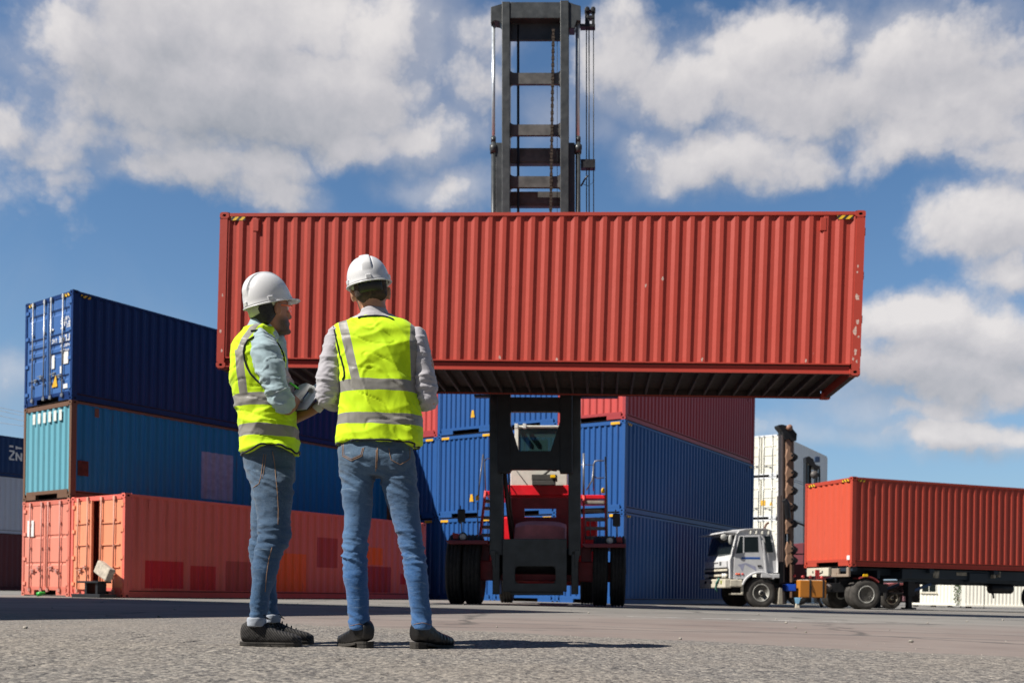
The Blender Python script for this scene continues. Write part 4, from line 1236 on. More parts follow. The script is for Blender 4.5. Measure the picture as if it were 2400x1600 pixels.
# front wheel arch
def f(mb):
    cx, cz = U(930, 1190); rings = []
    for k in range(15):
        a = R(160) - R(150) * k / 14 * .78
        rings.append([(cx + r_ * math.cos(a) * 1.0, y, cz + r_ * math.sin(a)) for (r_, y) in ((.60, -1.17), (.665, -1.17), (.665, -.75), (.60, -.75))])
    mb.loft(rings, smooth=False)
    mb.box(U(960, 0)[0], U(1268, 0)[0], -1.17, -.75, U(0, 930)[1], U(0, 858)[1])
tpart('front_wheel_arch', M_CABP, f, .02)
tpart('mudflap', plain('mudflap_grey', (.30, .27, .22), .8), lambda mb: mb.prism([U(1240, 1390), U(1262, 1110), U(1310, 1130), U(1315, 1390)], 'y', -1.12, -.75), .01)
# running gear
def f(mb):
    mb.box(-4.3, 1.1, -.48, -.38, .55, .85); mb.box(-4.3, 1.1, .38, .48, .55, .85)
    mb.box(-3.9, -2.7, -.6, .6, .5, 1.0); mb.box(-.6, .6, -.5, .5, .85, 1.02)
    mb.box(-.12, .12, -1.0, 1.0, .38, .58); mb.box(-3.66, -3.54, -1.0, 1.0, .36, .5)
    mb.box(-2.9, -2.75, -.9, .9, .8, 1.5)
tpart('chassis_frame', M_DKFRAME, f, .01)
fx = U(960, 1195)[0]
for y, s in ((-.98, -1), (.98, 1)): wheel(trk, (fx, y, .485), .485, .28, .285, 'y', s, M_RIMW, M_TYREDUST, deep=.06)
for y, s in ((-1.0, -1), (-.69, -1), (.69, 1), (1.0, 1)): wheel(trk, (0, y, .485), .485, .28, .285, 'y', s, M_RIMW, M_TYREDUST, deep=.13, style='deep')
for y in (-1.15, .70):
    def f(mb, y=y):
        rings = []
        for k in range(9):
            a = R(118) - R(75) * k / 8
            rings.append([(r_ * math.cos(a), yy, .485 + r_ * math.sin(a)) for r_, yy in ((.56, y), (.60, y), (.60, y + .45), (.56, y + .45))])
        mb.loft(rings, smooth=False)
    tpart('rear_wheel_arch', plain('arch_red', (.30, .045, .045), .5, 0, .4, 6), f, .01)
tpart('amber_reflector', M_LAMPY, lambda mb: mb.box(-.16, .02, -1.17, -1.14, 1.06, 1.14), .01)
tk = lambda u, v: TF.P(1860 + u / 8.4, 1300 + v / 8.4, NS)
def f(mb):
    x0, z0 = tk(125, 835); x1, z1 = tk(660, 500)
    mb.box(x0, x1, -1.10, -.62, z0, z1)
tank = tpart('orange_tank', M_ORANGE, f, .03)
def f(mb):
    for u in (330, 590):
        x, z0 = tk(u, 835); _, z1 = tk(u, 500); mb.box(x - .03, x + .03, -1.115, -.6, z0 - .015, z1 + .015)
    x, z = tk(330, 500); mb.tube([(x, -1.11, z), (x + .03, -1.14, z - .2), (x + .12, -1.12, z - .4)], .012, 6)
tpart('strap', M_DKFRAME, f, .004, tank)
tpart('tank_lid', plain('tank_top_dust', (.52, .46, .40), .7, 0, .4), lambda mb: mb.box(tk(160, 0)[0], tk(640, 0)[0], -1.08, -.64, tk(0, 505)[1], tk(0, 480)[1]), .02, tank)
tpart('blue_box', M_BLUEP, lambda mb: mb.box(tk(-110, 0)[0], tk(80, 0)[0], -1.05, -.7, tk(0, 705)[1], tk(0, 572)[1]), .015)
def f(mb):
    for u, v, c in ((100, 405, 0), (270, 425, 0), (420, 425, 0)):
        x, z = tk(u, v); mb.ell((x, -.8, z), (.06, .05, .05), nu=10, nv=6)
    x, z = tk(560, 470); mb.box(x - .06, x + .05, -.85, -.75, z, z + .30); x, z = tk(630, 445); mb.ell((x, -.85, z), (.06, .05, .06), nu=10, nv=6)
tpart('air_coupling', plain('coupling_red', (.45, .04, .04), .4, 0, .5, 9), f, 0)
tpart('air_hose', M_DKFRAME, lambda mb: mb.tube([(tk(300, 470)[0], -.8, tk(0, 470)[1]), (tk(450, 500)[0], -.9, tk(0, 500)[1]), (tk(520, 420)[0], -.8, tk(0, 410)[1]), (tk(700, 330)[0], -.6, tk(0, 330)[1])], .025, 8), 0)
tpart('gearbox', plain('dusty_cast_iron', (.10, .09, .085), .8, 0, .5, 8), lambda mb: (mb.ell((tk(760, 620)[0], -.75, tk(0, 620)[1]), (.17, .2, .12)), mb.tube([(tk(540, 860)[0], -.9, tk(0, 860)[1]), (tk(680, 1040)[0], -.7, tk(0, 1000)[1])], .05, 8)), 0)
# --- trailer, in the frame of the container it carries
TRL = thing('skeletal_trailer', 'dark blue skeletal trailer carrying the bright red container', 'trailer', (TO.x, TO.y, GZ(TO.x)), TROT)
ZT = TO.z - GZ(TO.x)
def rpart(name, mat, fn, bevel=.01, parent=None):
    mb = MB(); fn(mb); return mb.build(name, mat, parent or TRL, bevel)
for y in (.72, 1.62):
    rpart('main_beam', M_TRFRAME, lambda mb: (mb.box(.2, 3.0, y, y + .12, ZT - .24, ZT - .01), mb.prism([(3.0, ZT - .01), (12.1, ZT - .01), (12.1, ZT - .50), (3.9, ZT - .50), (3.0, ZT - .24)], 'y', y, y + .12)))
for x in (.05, 3.2, 6.0, 8.6, 11.9):
    rpart('bolster', M_TRFRAME, lambda mb: mb.box(x, x + .2, .02, W - .02, ZT - .15, ZT - .005))
rpart('side_rail', M_TRFRAME, lambda mb: (mb.box(2.2, 12.1, .18, .26, ZT - .34, ZT - .02), mb.box(2.2, 12.1, .34, .40, ZT - .44, ZT - .18)), .01)
for x in (1.2, 2.2, 4.4, 5.2, 7.2, 9.6): rpart('cross_bearer', M_TRFRAME, lambda mb: mb.box(x, x + .12, .2, W - .2, ZT - .36, ZT - .1))
hb_ = rpart('coupling_box', paint('cream_old_paint', (.62, .57, .46), rust=.4, dirt=.2), lambda mb: mb.box(-.10, .02, 1.02, 2.16, ZT - .30, ZT - .02), .012)
rpart('dark_fitting', M_HOLE, lambda mb: [mb.box(-.108, -.095, yy, yy + .05, ZT - .2, ZT - .12) for yy in (1.3, 1.55, 1.8)], 0, hb_)
rpart('front_cross_plate', paint('rusty_cream', (.30, .24, .19), rust=.6, dirt=.5), lambda mb: (mb.box(-.04, .06, .12, .95, ZT - .33, ZT - .24), mb.box(-.03, .05, .60, .95, ZT - .25, ZT - .05), mb.box(-.03, .05, .10, .22, ZT - .33, ZT - .02)), .012)
XL = 2.62
for y in (.35, 1.85):
    lg = rpart('landing_leg', M_DKFRAME, lambda mb: (mb.box(XL, XL + .28, y, y + .25, .45, ZT - .2), mb.box(XL + .06, XL + .22, y + .05, y + .2, .06, .5), mb.box(XL - .05, XL + .33, y - .03, y + .28, .02, .07)), .01)
    rpart('brace', plain('brace_blue', (.012, .05, .14), .5), lambda mb: mb.beam((XL + .25, y + .1, .62), (XL + 1.05, y + .1, ZT - .5), .05, .09), 0, lg)
rpart('tool_box', M_TRFRAME, lambda mb: (mb.box(5.0, 5.8, .10, .5, ZT - .42, ZT - .1)), .02)
rpart('air_tank', M_DKFRAME, lambda mb: mb.tube([(6.3, .5, ZT - .62), (6.35, .5, ZT - .62), (7.25, .5, ZT - .62), (7.3, .5, ZT - .62)], [.08, .17, .17, .08], 14), 0)
rpart('hanging_cable', M_DKFRAME, lambda mb: (mb.tube([(5.5, .25, ZT - .4), (5.9, .22, ZT - .55), (6.15, .2, ZT - .85), (6.2, .2, ZT - .95)], .016, 6), mb.tube([(5.75, .2, ZT - .45), (5.76, .2, .05)], .010, 6), mb.tube([(6.35, .4, ZT - .75), (6.4, .4, ZT - .95)], .03, 6)), 0)
M_WORN = plain('worn_bare_steel', (.33, .30, .24), .6, .3, .5, 10)
for (xa, xb, ya, yb, za, zb_) in ((6.02, 6.12, .05, .2, .26, .02), (6.26, 6.34, .05, .2, .22, .02), (3.5, 3.75, .16, .28, .30, .06), (4.5, 4.95, .16, .28, .20, .08)):
    rpart('twist_lock', M_WORN, lambda mb: mb.box(xa, xb, ya, yb, ZT - za, ZT - zb_), .02)
for x in (10.35, 11.55):
    for y, s in ((.14, -1), (.45, -1), (1.99, 1), (2.30, 1)): wheel(TRL, (x, y, .485), .485, .28, .285, 'y', s, M_RIMW, M_TYREDUST, deep=.12, style='deep')
    rpart('axle', M_DKFRAME, lambda mb: mb.tube([(x, .2, .485), (x, 2.25, .485)], .07, 10), 0)
rpart('suspension', M_DKFRAME, lambda mb: (mb.box(9.8, 12.1, .72, .84, .55, ZT - .45), mb.box(9.8, 12.1, 1.62, 1.74, .55, ZT - .45)), .01)
# light blue jack standing under the tank
jx, jz = TF.P(1868.5, 1421, -1.0)
jw = local((TX, TYY), TY)(jx, -1.0)
jk = thing('axle_jack', 'small light blue jack with pale foot under the orange tank', 'jack', (jw[0], jw[1], GZ(jw[0])))
q = MB(); q.prism([(-.10, .33), (.10, .33), (.04, .13), (-.04, .13)], 'y', -.07, .07); q.build('body', plain('jack_blue', (.20, .42, .62), .5), jk, .01)
q = MB(); q.prism([(-.045, .14), (.045, .14), (.07, 0), (-.07, 0)], 'y', -.05, .05); q.build('foot', M_CREAM, jk, .01)
# --- rear of another vehicle parked behind the trailer
PX, PZ = at(2090, 1424, 36.5)
pk = thing('parked_trailer', 'pinkish red fendered trailer parked behind the skeletal trailer', 'trailer', (PX, 36.5, GZ(PX)), R(14))
def kpart(name, mat, fn, bevel=.01, parent=None):
    mb = MB(); fn(mb); return mb.build(name, mat, parent or pk, bevel)
wheel(pk, (-.15, -.10, .42), .42, .26, .25, 'y', -1, M_CREAM, M_TYREDUST, deep=.05); wheel(pk, (-.15, 1.7, .42), .42, .26, .25, 'y', 1, M_CREAM, M_TYREDUST)
kpart('fender', plain('faded_pink_red', (.42, .13, .13), .5, 0, .3, 5), lambda mb: (mb.prism([(-.55, .90), (-.10, .98), (.42, .98), (.5, .94), (.42, .91), (-.5, .84)], 'y', -.28, .3),))
kpart('mudflap', plain('mudflap_printed', (.20, .10, .12), .7, 0, .6, 12), lambda mb: mb.box(.30, .52, -.28, .25, .30, .88))
kpart('marker_lamp', M_LENS, lambda mb: mb.ell((.62, -.2, .82), (.11, .1, .10)), 0)
kpart('bracket', M_DKFRAME, lambda mb: (mb.box(-.48, -.40, -.3, .2, .35, .95), mb.beam((-.4, -.2, .45), (.35, -.2, .85), .05, .06), mb.box(-.5, .6, -.25, .2, .55, .62)))
kpart('frame', M_DKFRAME, lambda mb: (mb.box(-.9, .95, .5, .65, .6, .9), mb.box(-.9, .95, 1.2, 1.35, .6, .9), mb.box(.5, 1.15, -.1, 1.8, .25, 1.1)))

# ------------------------------------------------------------------ reach stacker behind the truck
M_BROWN = paint('mast_rust_brown', (.34, .20, .13), rust=.5, dirt=.3)
RX, _ = at(1850, 1390, 47)
RF = Frame(RX, 47, R(10))
rs = thing('mast_stacker', 'tall brown mast lift machine parked behind the white truck cab', 'lift truck', (RX, 47, GZ(RX)), R(10))
def spart(name, mat, fn, bevel=.01, parent=None):
    mb = MB(); fn(mb); return mb.build(name, mat, parent or rs, bevel)
spart('mast_rail', plain('mast_dark_brown', (.055, .040, .036), .5), lambda mb: (RF.box(mb, 1834, 1839, 1006, 1415, .0, .5), RF.box(mb, 1829, 1833, 1160, 1415, .1, .5), RF.box(mb, 1840, 1844, 1160, 1415, .3, .5)), .02)
spart('mast_rail', M_BROWN, lambda mb: (RF.box(mb, 1842, 1853, 1010, 1250, -.02, .2), RF.box(mb, 1851, 1857, 1005, 1400, .1, .35), RF.box(mb, 1858, 1861, 1020, 1370, .2, .4)), .02)
ky = (1068, 1108, 1147, 1186, 1224, 1285, 1310)
for y in ky:
    o = spart('roller_bracket', M_BROWN, lambda mb: RF.poly(mb, [(1846, y - 17), (1851, y - 10), (1857, y - 7), (1861, y), (1857, y + 7), (1850, y + 10), (1845, y + 18), (1842, y)], -.14, -.02), .02)
    spart('roller', M_BLACK, lambda mb: (RF.poly(mb, [(1857, y - 9), (1864, y - 6), (1871, y), (1870, y + 6), (1864, y + 12), (1857, y + 10)], -.10, .12), mb.lathe([(-.165, .075), (-.175, .001)], (RF.P(1853, y, 0)[0], 0, RF.P(1853, y, 0)[1]), 'y', 10)), .02)
def f(mb):
    RF.poly(mb, [(1825, 995), (1834, 994), (1848, 998), (1858, 1004), (1868, 1016), (1867, 1032), (1858, 1034), (1850, 1028), (1840, 1030), (1834, 1010), (1826, 1000)], -.1, .4)
    mb.tube(RF.pts([(1827, 997, .2), (1827, 1110, .2), (1826, 1400, .2)]), .02, 6)
spart('mast_head', M_BLACK, f, .03)
spart('sheave', plain('sheave_copper', (.30, .16, .11), .5), lambda mb: mb.lathe([(-.2, .15), (-.1, .15)], (RF.P(1847, 1003, 0)[0], 0, RF.P(1847, 1003, 0)[1]), 'y', 14), 0)
spart('tilt_arm', M_BLACK, lambda mb: (mb.tube(RF.pts([(1838, 1170, -.1), (1844, 1180, -.1), (1847, 1215, -.1)]), .14, 10), RF.box(mb, 1858, 1886, 1296, 1299, .1, .3), mb.tube(RF.pts([(1868, 1224, .2), (1886, 1231, .2)]), .05, 6)), .01)
spart('body', paint('stacker_maroon', (.14, .025, .03), rust=.2), lambda mb: (mb.box(-.3, 4.5, .5, 2.6, .6, 2.0), mb.box(1.2, 3.0, .7, 2.4, 2.0, 3.1)), .05)
for x, y in ((.6, .3), (.6, 2.5), (3.6, .3), (3.6, 2.5)): wheel(rs, (x, y, .6), .6, .35, .3, 'y', -1 if y < 1 else 1, M_RIMW, M_TYRE)
BX, _ = at(1905, 1390, 54)
BF = Frame(BX, 54, R(5))
b2 = thing('forklift_mast_machine', 'black lift machine of which the mast top shows above the red container', 'lift truck', (BX, 54, GZ(BX)), R(5))
def bpart(name, mat, fn, bevel=.01):
    mb = MB(); fn(mb); return mb.build(name, mat, b2, bevel)
bpart('mast_rail', M_BLACK, lambda mb: (BF.box(mb, 1888.5, 1893, 1070, 1412, 0, .4), BF.box(mb, 1896, 1902, 1072, 1412, .1, .4)), .02)
bpart('mast_rail', M_BLACK, lambda mb: (BF.box(mb, 1914, 1917, 1090, 1412, 0, .4), BF.box(mb, 1921, 1923, 1097, 1412, .1, .3)), .02)
bpart('cross_head', M_BLACK, lambda mb: (BF.poly(mb, [(1888, 1072), (1896, 1068), (1906, 1075), (1912, 1088), (1923, 1092), (1921, 1099), (1909, 1098), (1898, 1088), (1889, 1082)], -.05, .35), BF.box(mb, 1900, 1920, 1108, 1116, .1, .3)), .02)
bpart('work_lamp_panel', plain('panel_blue_black', (.03, .05, .10), .3), lambda mb: BF.box(mb, 1911, 1922, 1069, 1082, -.05, .1), .02)
bpart('sheave', plain('sheave_dark', (.10, .09, .085), .5), lambda mb: mb.lathe([(-.05, .22), (.05, .22)], (BF.P(1909, 1112, 0)[0], 0, BF.P(1909, 1112, 0)[1]), 'y', 16), 0)
bpart('body', M_BLACK, lambda mb: mb.box(-.8, 2.6, .5, 3.6, .5, 2.3), .06)
for x in (-.5, 2.2): wheel(b2, (x, .7, .55), .55, .3, .28, 'x', -1 if x < 0 else 1, M_RIMW, M_TYRE)

# ------------------------------------------------------------------ site cabins under the trailer line
def cabin(label, ox, oy, rotz, L, D_, H, window=None, base=True):
    c = thing('site_cabin', label, 'site cabin', (ox, oy, GZ(ox)), rotz)
    m = paint('cabin_white_paint', (.78, .76, .68), rust=.05, fade=.05, dirt=.10)
    pr = corr(L, .20, .022, .35, .15)
    b = MB(); vs, fs = [], []
    for a, o in pr: vs += [(a, o, .22), (a, o, H - .12)]
    for i in range(len(pr) - 1): fs.append((2*i, 2*i+2, 2*i+3, 2*i+1))
    b.add(vs, fs); b.box(0, L, .03, D_, .22, H - .12)
    b.build('wall', m, c)
    q = MB(); q.box(-.03, L + .03, -.03, D_ + .03, H - .12, H); q.build('roof', m, c, .01)
    q = MB(); q.box(-.01, L + .01, -.03, D_, .10, .22); q.build('base_beam', m, c, .01)
    for x in (.1, L / 2 - .1, L - .35):
        q = MB(); q.box(x, x + .25, .0, .3, -.35, .10); q.build('foot_block', M_HOLE, c)
    if window:
        x0, x1, z0, z1 = window
        q = MB(); q.box(x0 - .05, x1 + .05, -.02, .02, z0 - .05, z1 + .05); wf = q.build('window', M_WHITEP, c, .005)
        for a, bb in ((x0, (x0 + x1) / 2 - .02), ((x0 + x1) / 2 + .02, x1)):
            q = MB(); q.box(a, bb, -.026, -.018, z0, z1); q.build('pane', M_TRUCKGLASS, wf)
        q = MB(); q.box(x0 - .1, x1 + .1, -.07, 0, z0 - .12, z0 - .05); q.build('sill', M_CREAM, wf)
    return c
CA = R(-33)
cx1, _ = at(2235, 1428, 60)
end1 = (cx1 - 2.45 * math.cos(CA), 60 - 2.45 * math.sin(CA))
cabin('white ribbed site cabin with a small dark window, seen under the trailer', end1[0], end1[1], CA, 2.45, 6.0, 2.6, (.62, 1.40, .95, 1.55))
cx2, _ = at(2262, 1428, 56)
cabin('long white ribbed site cabin right of the small cabin, seen under the trailer', cx2, 56, R(-8), 7.0, 2.45, 2.6, None)
# weedy shrub between the cabins
M_LEAF = plain('shrub_leaf', (.045, .085, .020), .6, 0, .5, 12)
M_STEM = plain('dry_stem', (.16, .11, .06), .8, 0, .3)
sx, _ = at(2252, 1428, 57)
sh = thing('shrub', 'weedy green shrub growing between the two white cabins', 'shrub', (sx, 57, GZ(sx)))
q = MB(); rr = random.Random(4)
for k in range(9):
    a = rr.random() * 6.28; h = .6 + rr.random() * 1.0
    q.tube([(0, 0, 0), (.1 * math.cos(a), .1 * math.sin(a), h * .5), (.28 * math.cos(a), .28 * math.sin(a), h)], [.02, .015, .006], 5)
q.build('stem', M_STEM, sh)
q = MB()
for k in range(420):
    z = .15 + 1.5 * rr.random() ** .7; rad = .42 * (.4 + .6 * rr.random())
    a = rr.random() * 6.28; c = Vector((rad * math.cos(a), rad * math.sin(a), z)); d = Vector((rr.random() - .5, rr.random() - .5, rr.random() - .3)).normalized()
    e = d.cross(Vector((rr.random() - .5, rr.random() - .5, rr.random() - .5))).normalized()
    l = .05 + .06 * rr.random()
    q.add([c - d * l, c + e * l * .4, c + d * l, c - e * l * .4], [(0, 1, 2, 3)])
q.build('foliage', M_LEAF, sh)

# ------------------------------------------------------------------ bits round the left stack
# low black bench with a grey slab leaning on it, in front of the ajar doors
b_o = (at(221, 1390, 23.9)[0], 23.9)
bn = thing('low_bench', 'low black steel bench in front of the ajar coral container', 'bench', (b_o[0], b_o[1], 0), LROT - R(90))
q = MB(); q.box(-.50, .46, -.18, .18, .36, .41); q.build('seat', M_BLACK, bn, .01)
for x in (-.24, .24):
    q = MB(); q.box(x, x + .10, -.12, .12, .05, .36); q.build('leg', M_BLACK, bn, .01)
q = MB(); q.box(-.66, .60, -.22, .22, -.02, .09); q.build('base', M_BLACK, bn, .01)
sl_o = (at(245, 1338, 23.75)[0], 23.75)
slb = MB(); slb.box(-.29, .29, -.09, .09, -.165, .165)
so_ = slb.build('foam_slab', plain('old_foam', (.50, .44, .36), .9, 0, .25, 9, .4, 40), None, .03)
so_.location = (sl_o[0], sl_o[1], .66); so_.rotation_euler = (R(-8), R(24), LROT - R(90))
tag(so_, 'dirty cream foam slab tilted on the black bench', 'foam slab')
gr = at(87, 1392, 24.6)
q = MB(); q.lathe([(-.01, .05), (.10, .06), (.13, .035), (.18, .03), (.20, .001)], (0, 0, 0), 'z', 12)
go = q.build('plastic_bottle', plain('green_plastic', (.03, .42, .05), .35)); go.location = (gr[0], 24.6, .05); go.rotation_euler = (0, R(75), .4)
tag(go, 'bright green plastic bottle lying before the coral closed doors', 'bottle')
# overhead cables far on the left
wires = [(985, 1006), (992, 1016), (1004, 1027), (1020, 1036)]
for i, (ya, yb) in enumerate(wires):
    q = MB(); pts = []
    for k in range(13):
        u = k / 12; px = -500 + 1000 * u; Y = 60 + 20 * u
        py = ya - 30 + (yb - ya) * (px / 60 + 0) * .55 + 5 * (2 * u - 1) ** 2
        X, Z = at(px, py, Y); pts.append((X, Y, Z))
    q.tube(pts, .018, 5)
    tag(q.build('power_cable', plain('cable_alu', (.75, .77, .8), .4)), 'pale overhead power cable, number %s from the top at the left edge' % ('one', 'two', 'three', 'four')[i], 'power cable', 'overhead power cables at the left edge')
    D.objects[-1]
# ------------------------------------------------------------------ unseen block added beyond the left edge to throw the broad yard shadow
wh = thing('shadow_block', 'tall grey unseen block added outside the left edge to cast the yard shadow', 'shadow caster', (-7.5, 10.2, 0), R(0))
dv, ev = Vector((-.81, .587, 0)), Vector((-.587, -.81, 0))
pl = [Vector((0, 0, 0)), dv * 14, dv * 14 + ev * 14, ev * 14]
q = MB(); q.prism([(p.x, p.y) for p in pl], 'z', 0, 10.2); q.build('wall', paint('shadow_block_side', (.35, .36, .37), rust=.1), wh)
q = MB(); q.prism([(p.x * 1.02, p.y * 1.02) for p in pl], 'z', 10.2, 10.45); q.build('roof', paint('shadow_block_roof', (.25, .25, .26), rust=.2), wh)
# ------------------------------------------------------------------ people
from mathutils.bvhtree import BVHTree
CAMP = Vector((0, 0, CAM_H))

def remesh(mb, voxel, smooth=4, disp=None, fac=.5):
    """fuse the closed pieces of mb into one continuous surface; disp(co, no) pushes it along its normal (cloth folds)"""
    me = mb.mesh('tmp')
    bm = bmesh.new(); bm.from_mesh(me); bmesh.ops.recalc_face_normals(bm, faces=bm.faces); bm.to_mesh(me); bm.free()
    o = D.objects.new('tmp', me); COL.objects.link(o)
    r = o.modifiers.new('r', 'REMESH'); r.mode = 'VOXEL'; r.voxel_size = voxel; r.adaptivity = 0
    if smooth:
        s = o.modifiers.new('s', 'SMOOTH'); s.factor = fac; s.iterations = smooth
    dg = bpy.context.evaluated_depsgraph_get(); dg.update()
    new = D.meshes.new_from_object(o.evaluated_get(dg))
    D.objects.remove(o); D.meshes.remove(me)
    if disp is not None:
        cos = [v.co.copy() for v in new.vertices]; nos = [v.normal.copy() for v in new.vertices]
        for i, v in enumerate(new.vertices): v.co = cos[i] + nos[i] * disp(cos[i], nos[i])
    new.polygons.foreach_set('use_smooth', [True] * len(new.polygons))
    new.update()
    return new

def place(me, name, mats, parent, label=None):
    me.name = name
    for m_ in (mats if isinstance(mats, (list, tuple)) else [mats]): me.materials.append(m_)
    o = D.objects.new(name, me); link(o, parent)
    if label: o['label'] = label
    return o

def ring(cx, cy, cz, rx, ry, n=36, e=2.2, rot=0.0):
    out = []
    c_, s_ = math.cos(rot), math.sin(rot)
    for k in range(n):
        a = 2 * math.pi * k / n
        ca, sa = math.cos(a), math.sin(a)
        x = rx * math.copysign(abs(ca) ** (2 / e), ca); y = ry * math.copysign(abs(sa) ** (2 / e), sa)
        out.append((cx + c_ * x - s_ * y, cy + s_ * x + c_ * y, cz))
    return out

def col_loft(mb, fr, rows, e=2.2):
    """rows of (py, x-left, x-right, depth centre, half depth): silhouette rows turned into stacked rings, top row first"""
    rings = []
    for py, xl, xr, yc, ry in sorted(rows, key=lambda r: -r[0]):
        a, z = fr.P(xl, py, yc); b, _ = fr.P(xr, py, yc); _, z = fr.P((xl + xr) / 2, py, yc)
        rings.append(ring((a + b) / 2, yc, z, (b - a) / 2, ry, e=e))
    mb.loft(rings)

def limb(mb, fr, pts, n=18):
    """pts (px, py, depth, radius px)"""
    P, Rr = [], []
    for px, py, d, r in pts:
        x, z = fr.P(px, py, d); P.append((x, d, z)); Rr.append(r * (fr.Y0 + d) / FPX)
    mb.tube(P, Rr, n)
    for p, r in ((P[0], Rr[0]), (P[-1], Rr[-1])): mb.ell(p, (r * .97,) * 3, nu=14, nv=8)

def fold(p, sx, sy, sz, seed=0.0, oct_=3):
    return mnoise.fractal(Vector((p.x * sx + seed, p.y * sy, p.z * sz)), 1.0, 2.0, oct_)
def crease(v, w=.10): return max(0.0, 1 - abs(v) / w)
def ridge(v): return 1 - min(1, abs(v) * 2.2)
def bell(x, c, w): return math.exp(-((x - c) / w) ** 2)

def on_surface(bvh, fr, px, py, lift=.002):
    """the spot of a garment seen at a photo pixel"""
    X, Z = at(px, py, 4.0)
    d = (Vector((X, 4.0, Z)) - CAMP).normalized()
    o = CAMP - Vector((fr.X0, fr.Y0, fr.z0))
    h = bvh.ray_cast(o, d)
    if h[0] is None: return None
    n = h[1] if h[1].dot(d) < 0 else -h[1]
    return h[0] + n * lift
def trace(mb, bvh, fr, pts, r, lift=.002, dens=3, n=6):
    out = []
    last = None
    for i in range(len(pts) - 1):
        for k in range(dens):
            u = k / dens
            p = on_surface(bvh, fr, pts[i][0] + (pts[i+1][0] - pts[i][0]) * u, pts[i][1] + (pts[i+1][1] - pts[i][1]) * u, lift)
            if p is not None and (last is None or (p - last).length < .09): out.append(p); last = p
    p = on_surface(bvh, fr, *pts[-1], lift)
    if p is not None and (last is None or (p - last).length < .09): out.append(p)
    if len(out) > 1: mb.tube(out, r, n)
def stitch(bv, fr, parent, pts, r, lift):
    q = MB(); trace(q, bv, fr, pts, r, lift)
    if q.v: q.build('stitching', M_STITCH, parent)
def bvh_of(me): return BVHTree.FromPolygons([v.co for v in me.vertices], [tuple(p.vertices) for p in me.polygons])

# --- materials
def skin_mat(name, base, beard=None):
    t = NT(name)
    c = t.mix(t.rng(t.noise(25, 4), .35, .7), tuple(k * .85 for k in base), base)
    c = t.mix(t.math('MULTIPLY', t.rng(t.noise(6, 3), .45, .7), .35), c, (base[0] * 1.05, base[1] * .75, base[2] * .7))
    if beard:
        a = t.N.new('ShaderNodeAttribute'); a.attribute_name = 'stubble'
        c = t.mix(t.math('MULTIPLY', a.outputs['Fac'], t.rng(t.noise(420, 2), .3, .6, .6, 1.0)), c, beard)
    t.set('Base Color', c); t.set('Roughness', .48); t.set('Specular IOR Level', .4)
    t.set('Subsurface Weight', .12); t.b.inputs['Subsurface Radius'].default_value = (.012, .005, .003)
    t.bump(t.noise(220, 3), .12, .002)
    return t.mat
def cloth_mat(name, col, weave=900, rough=.85, var=.15, bump=.25, sheen=.2, crease=True):
    t = NT(name)
    c = t.mix(t.rng(t.noise(14, 4), .3, .7), tuple(k * (1 - var) for k in col), tuple(min(1, k * (1 + var)) for k in col))
    t.set('Base Color', c); t.set('Roughness', rough); t.set('Specular IOR Level', .2); t.set('Sheen Weight', sheen)
    h = t.math('ADD', t.math('MULTIPLY', t.noise(weave, 2), .15), t.noise(16, 4, .55, dist=.8) if crease else t.noise(9, 3))
    t.bump(h, bump, .006)
    return t.mat
def denim_mat(name, lo, hi, zsplit):
    t = NT(name)
    sp = t.sep()
    c = t.mix(t.rng(sp[2], zsplit - .30, zsplit + .25), lo, hi)
    f = t.noise(5, 5, .6, vec=t.mapped((1, 1, .5)))
    c = t.mix(t.math('MULTIPLY', t.rng(f, .48, .75), .38), c, (.13, .26, .44))
    f3 = t.noise(3.2, 4, .6, vec=t.mapped((1, 1, .45)))
    c = t.mix(t.math('MULTIPLY', t.rng(f3, .52, .75), .3), c, (.018, .045, .11))
    w = t.noise(1, 5, .65, vec=t.mapped((9, 9, 60)), dist=.8)
    c = t.mix(t.math('MULTIPLY', t.rng(w, .60, .72), .30), c, (.33, .44, .55))
    wv = t.noise(1, 2, .5, vec=t.mapped((900, 900, 250)))
    c = t.mix(t.math('MULTIPLY', t.rng(wv, .4, .7), .28), c, (.30, .38, .46))
    t.set('Base Color', c); t.set('Roughness', .9); t.set('Specular IOR Level', .12); t.set('Sheen Weight', .15)
    h = t.math('ADD', t.math('MULTIPLY', t.noise(700, 2), .10), t.noise(1, 5, .6, vec=t.mapped((14, 14, 38)), dist=.5))
    t.bump(h, .45, .007)
    return t.mat
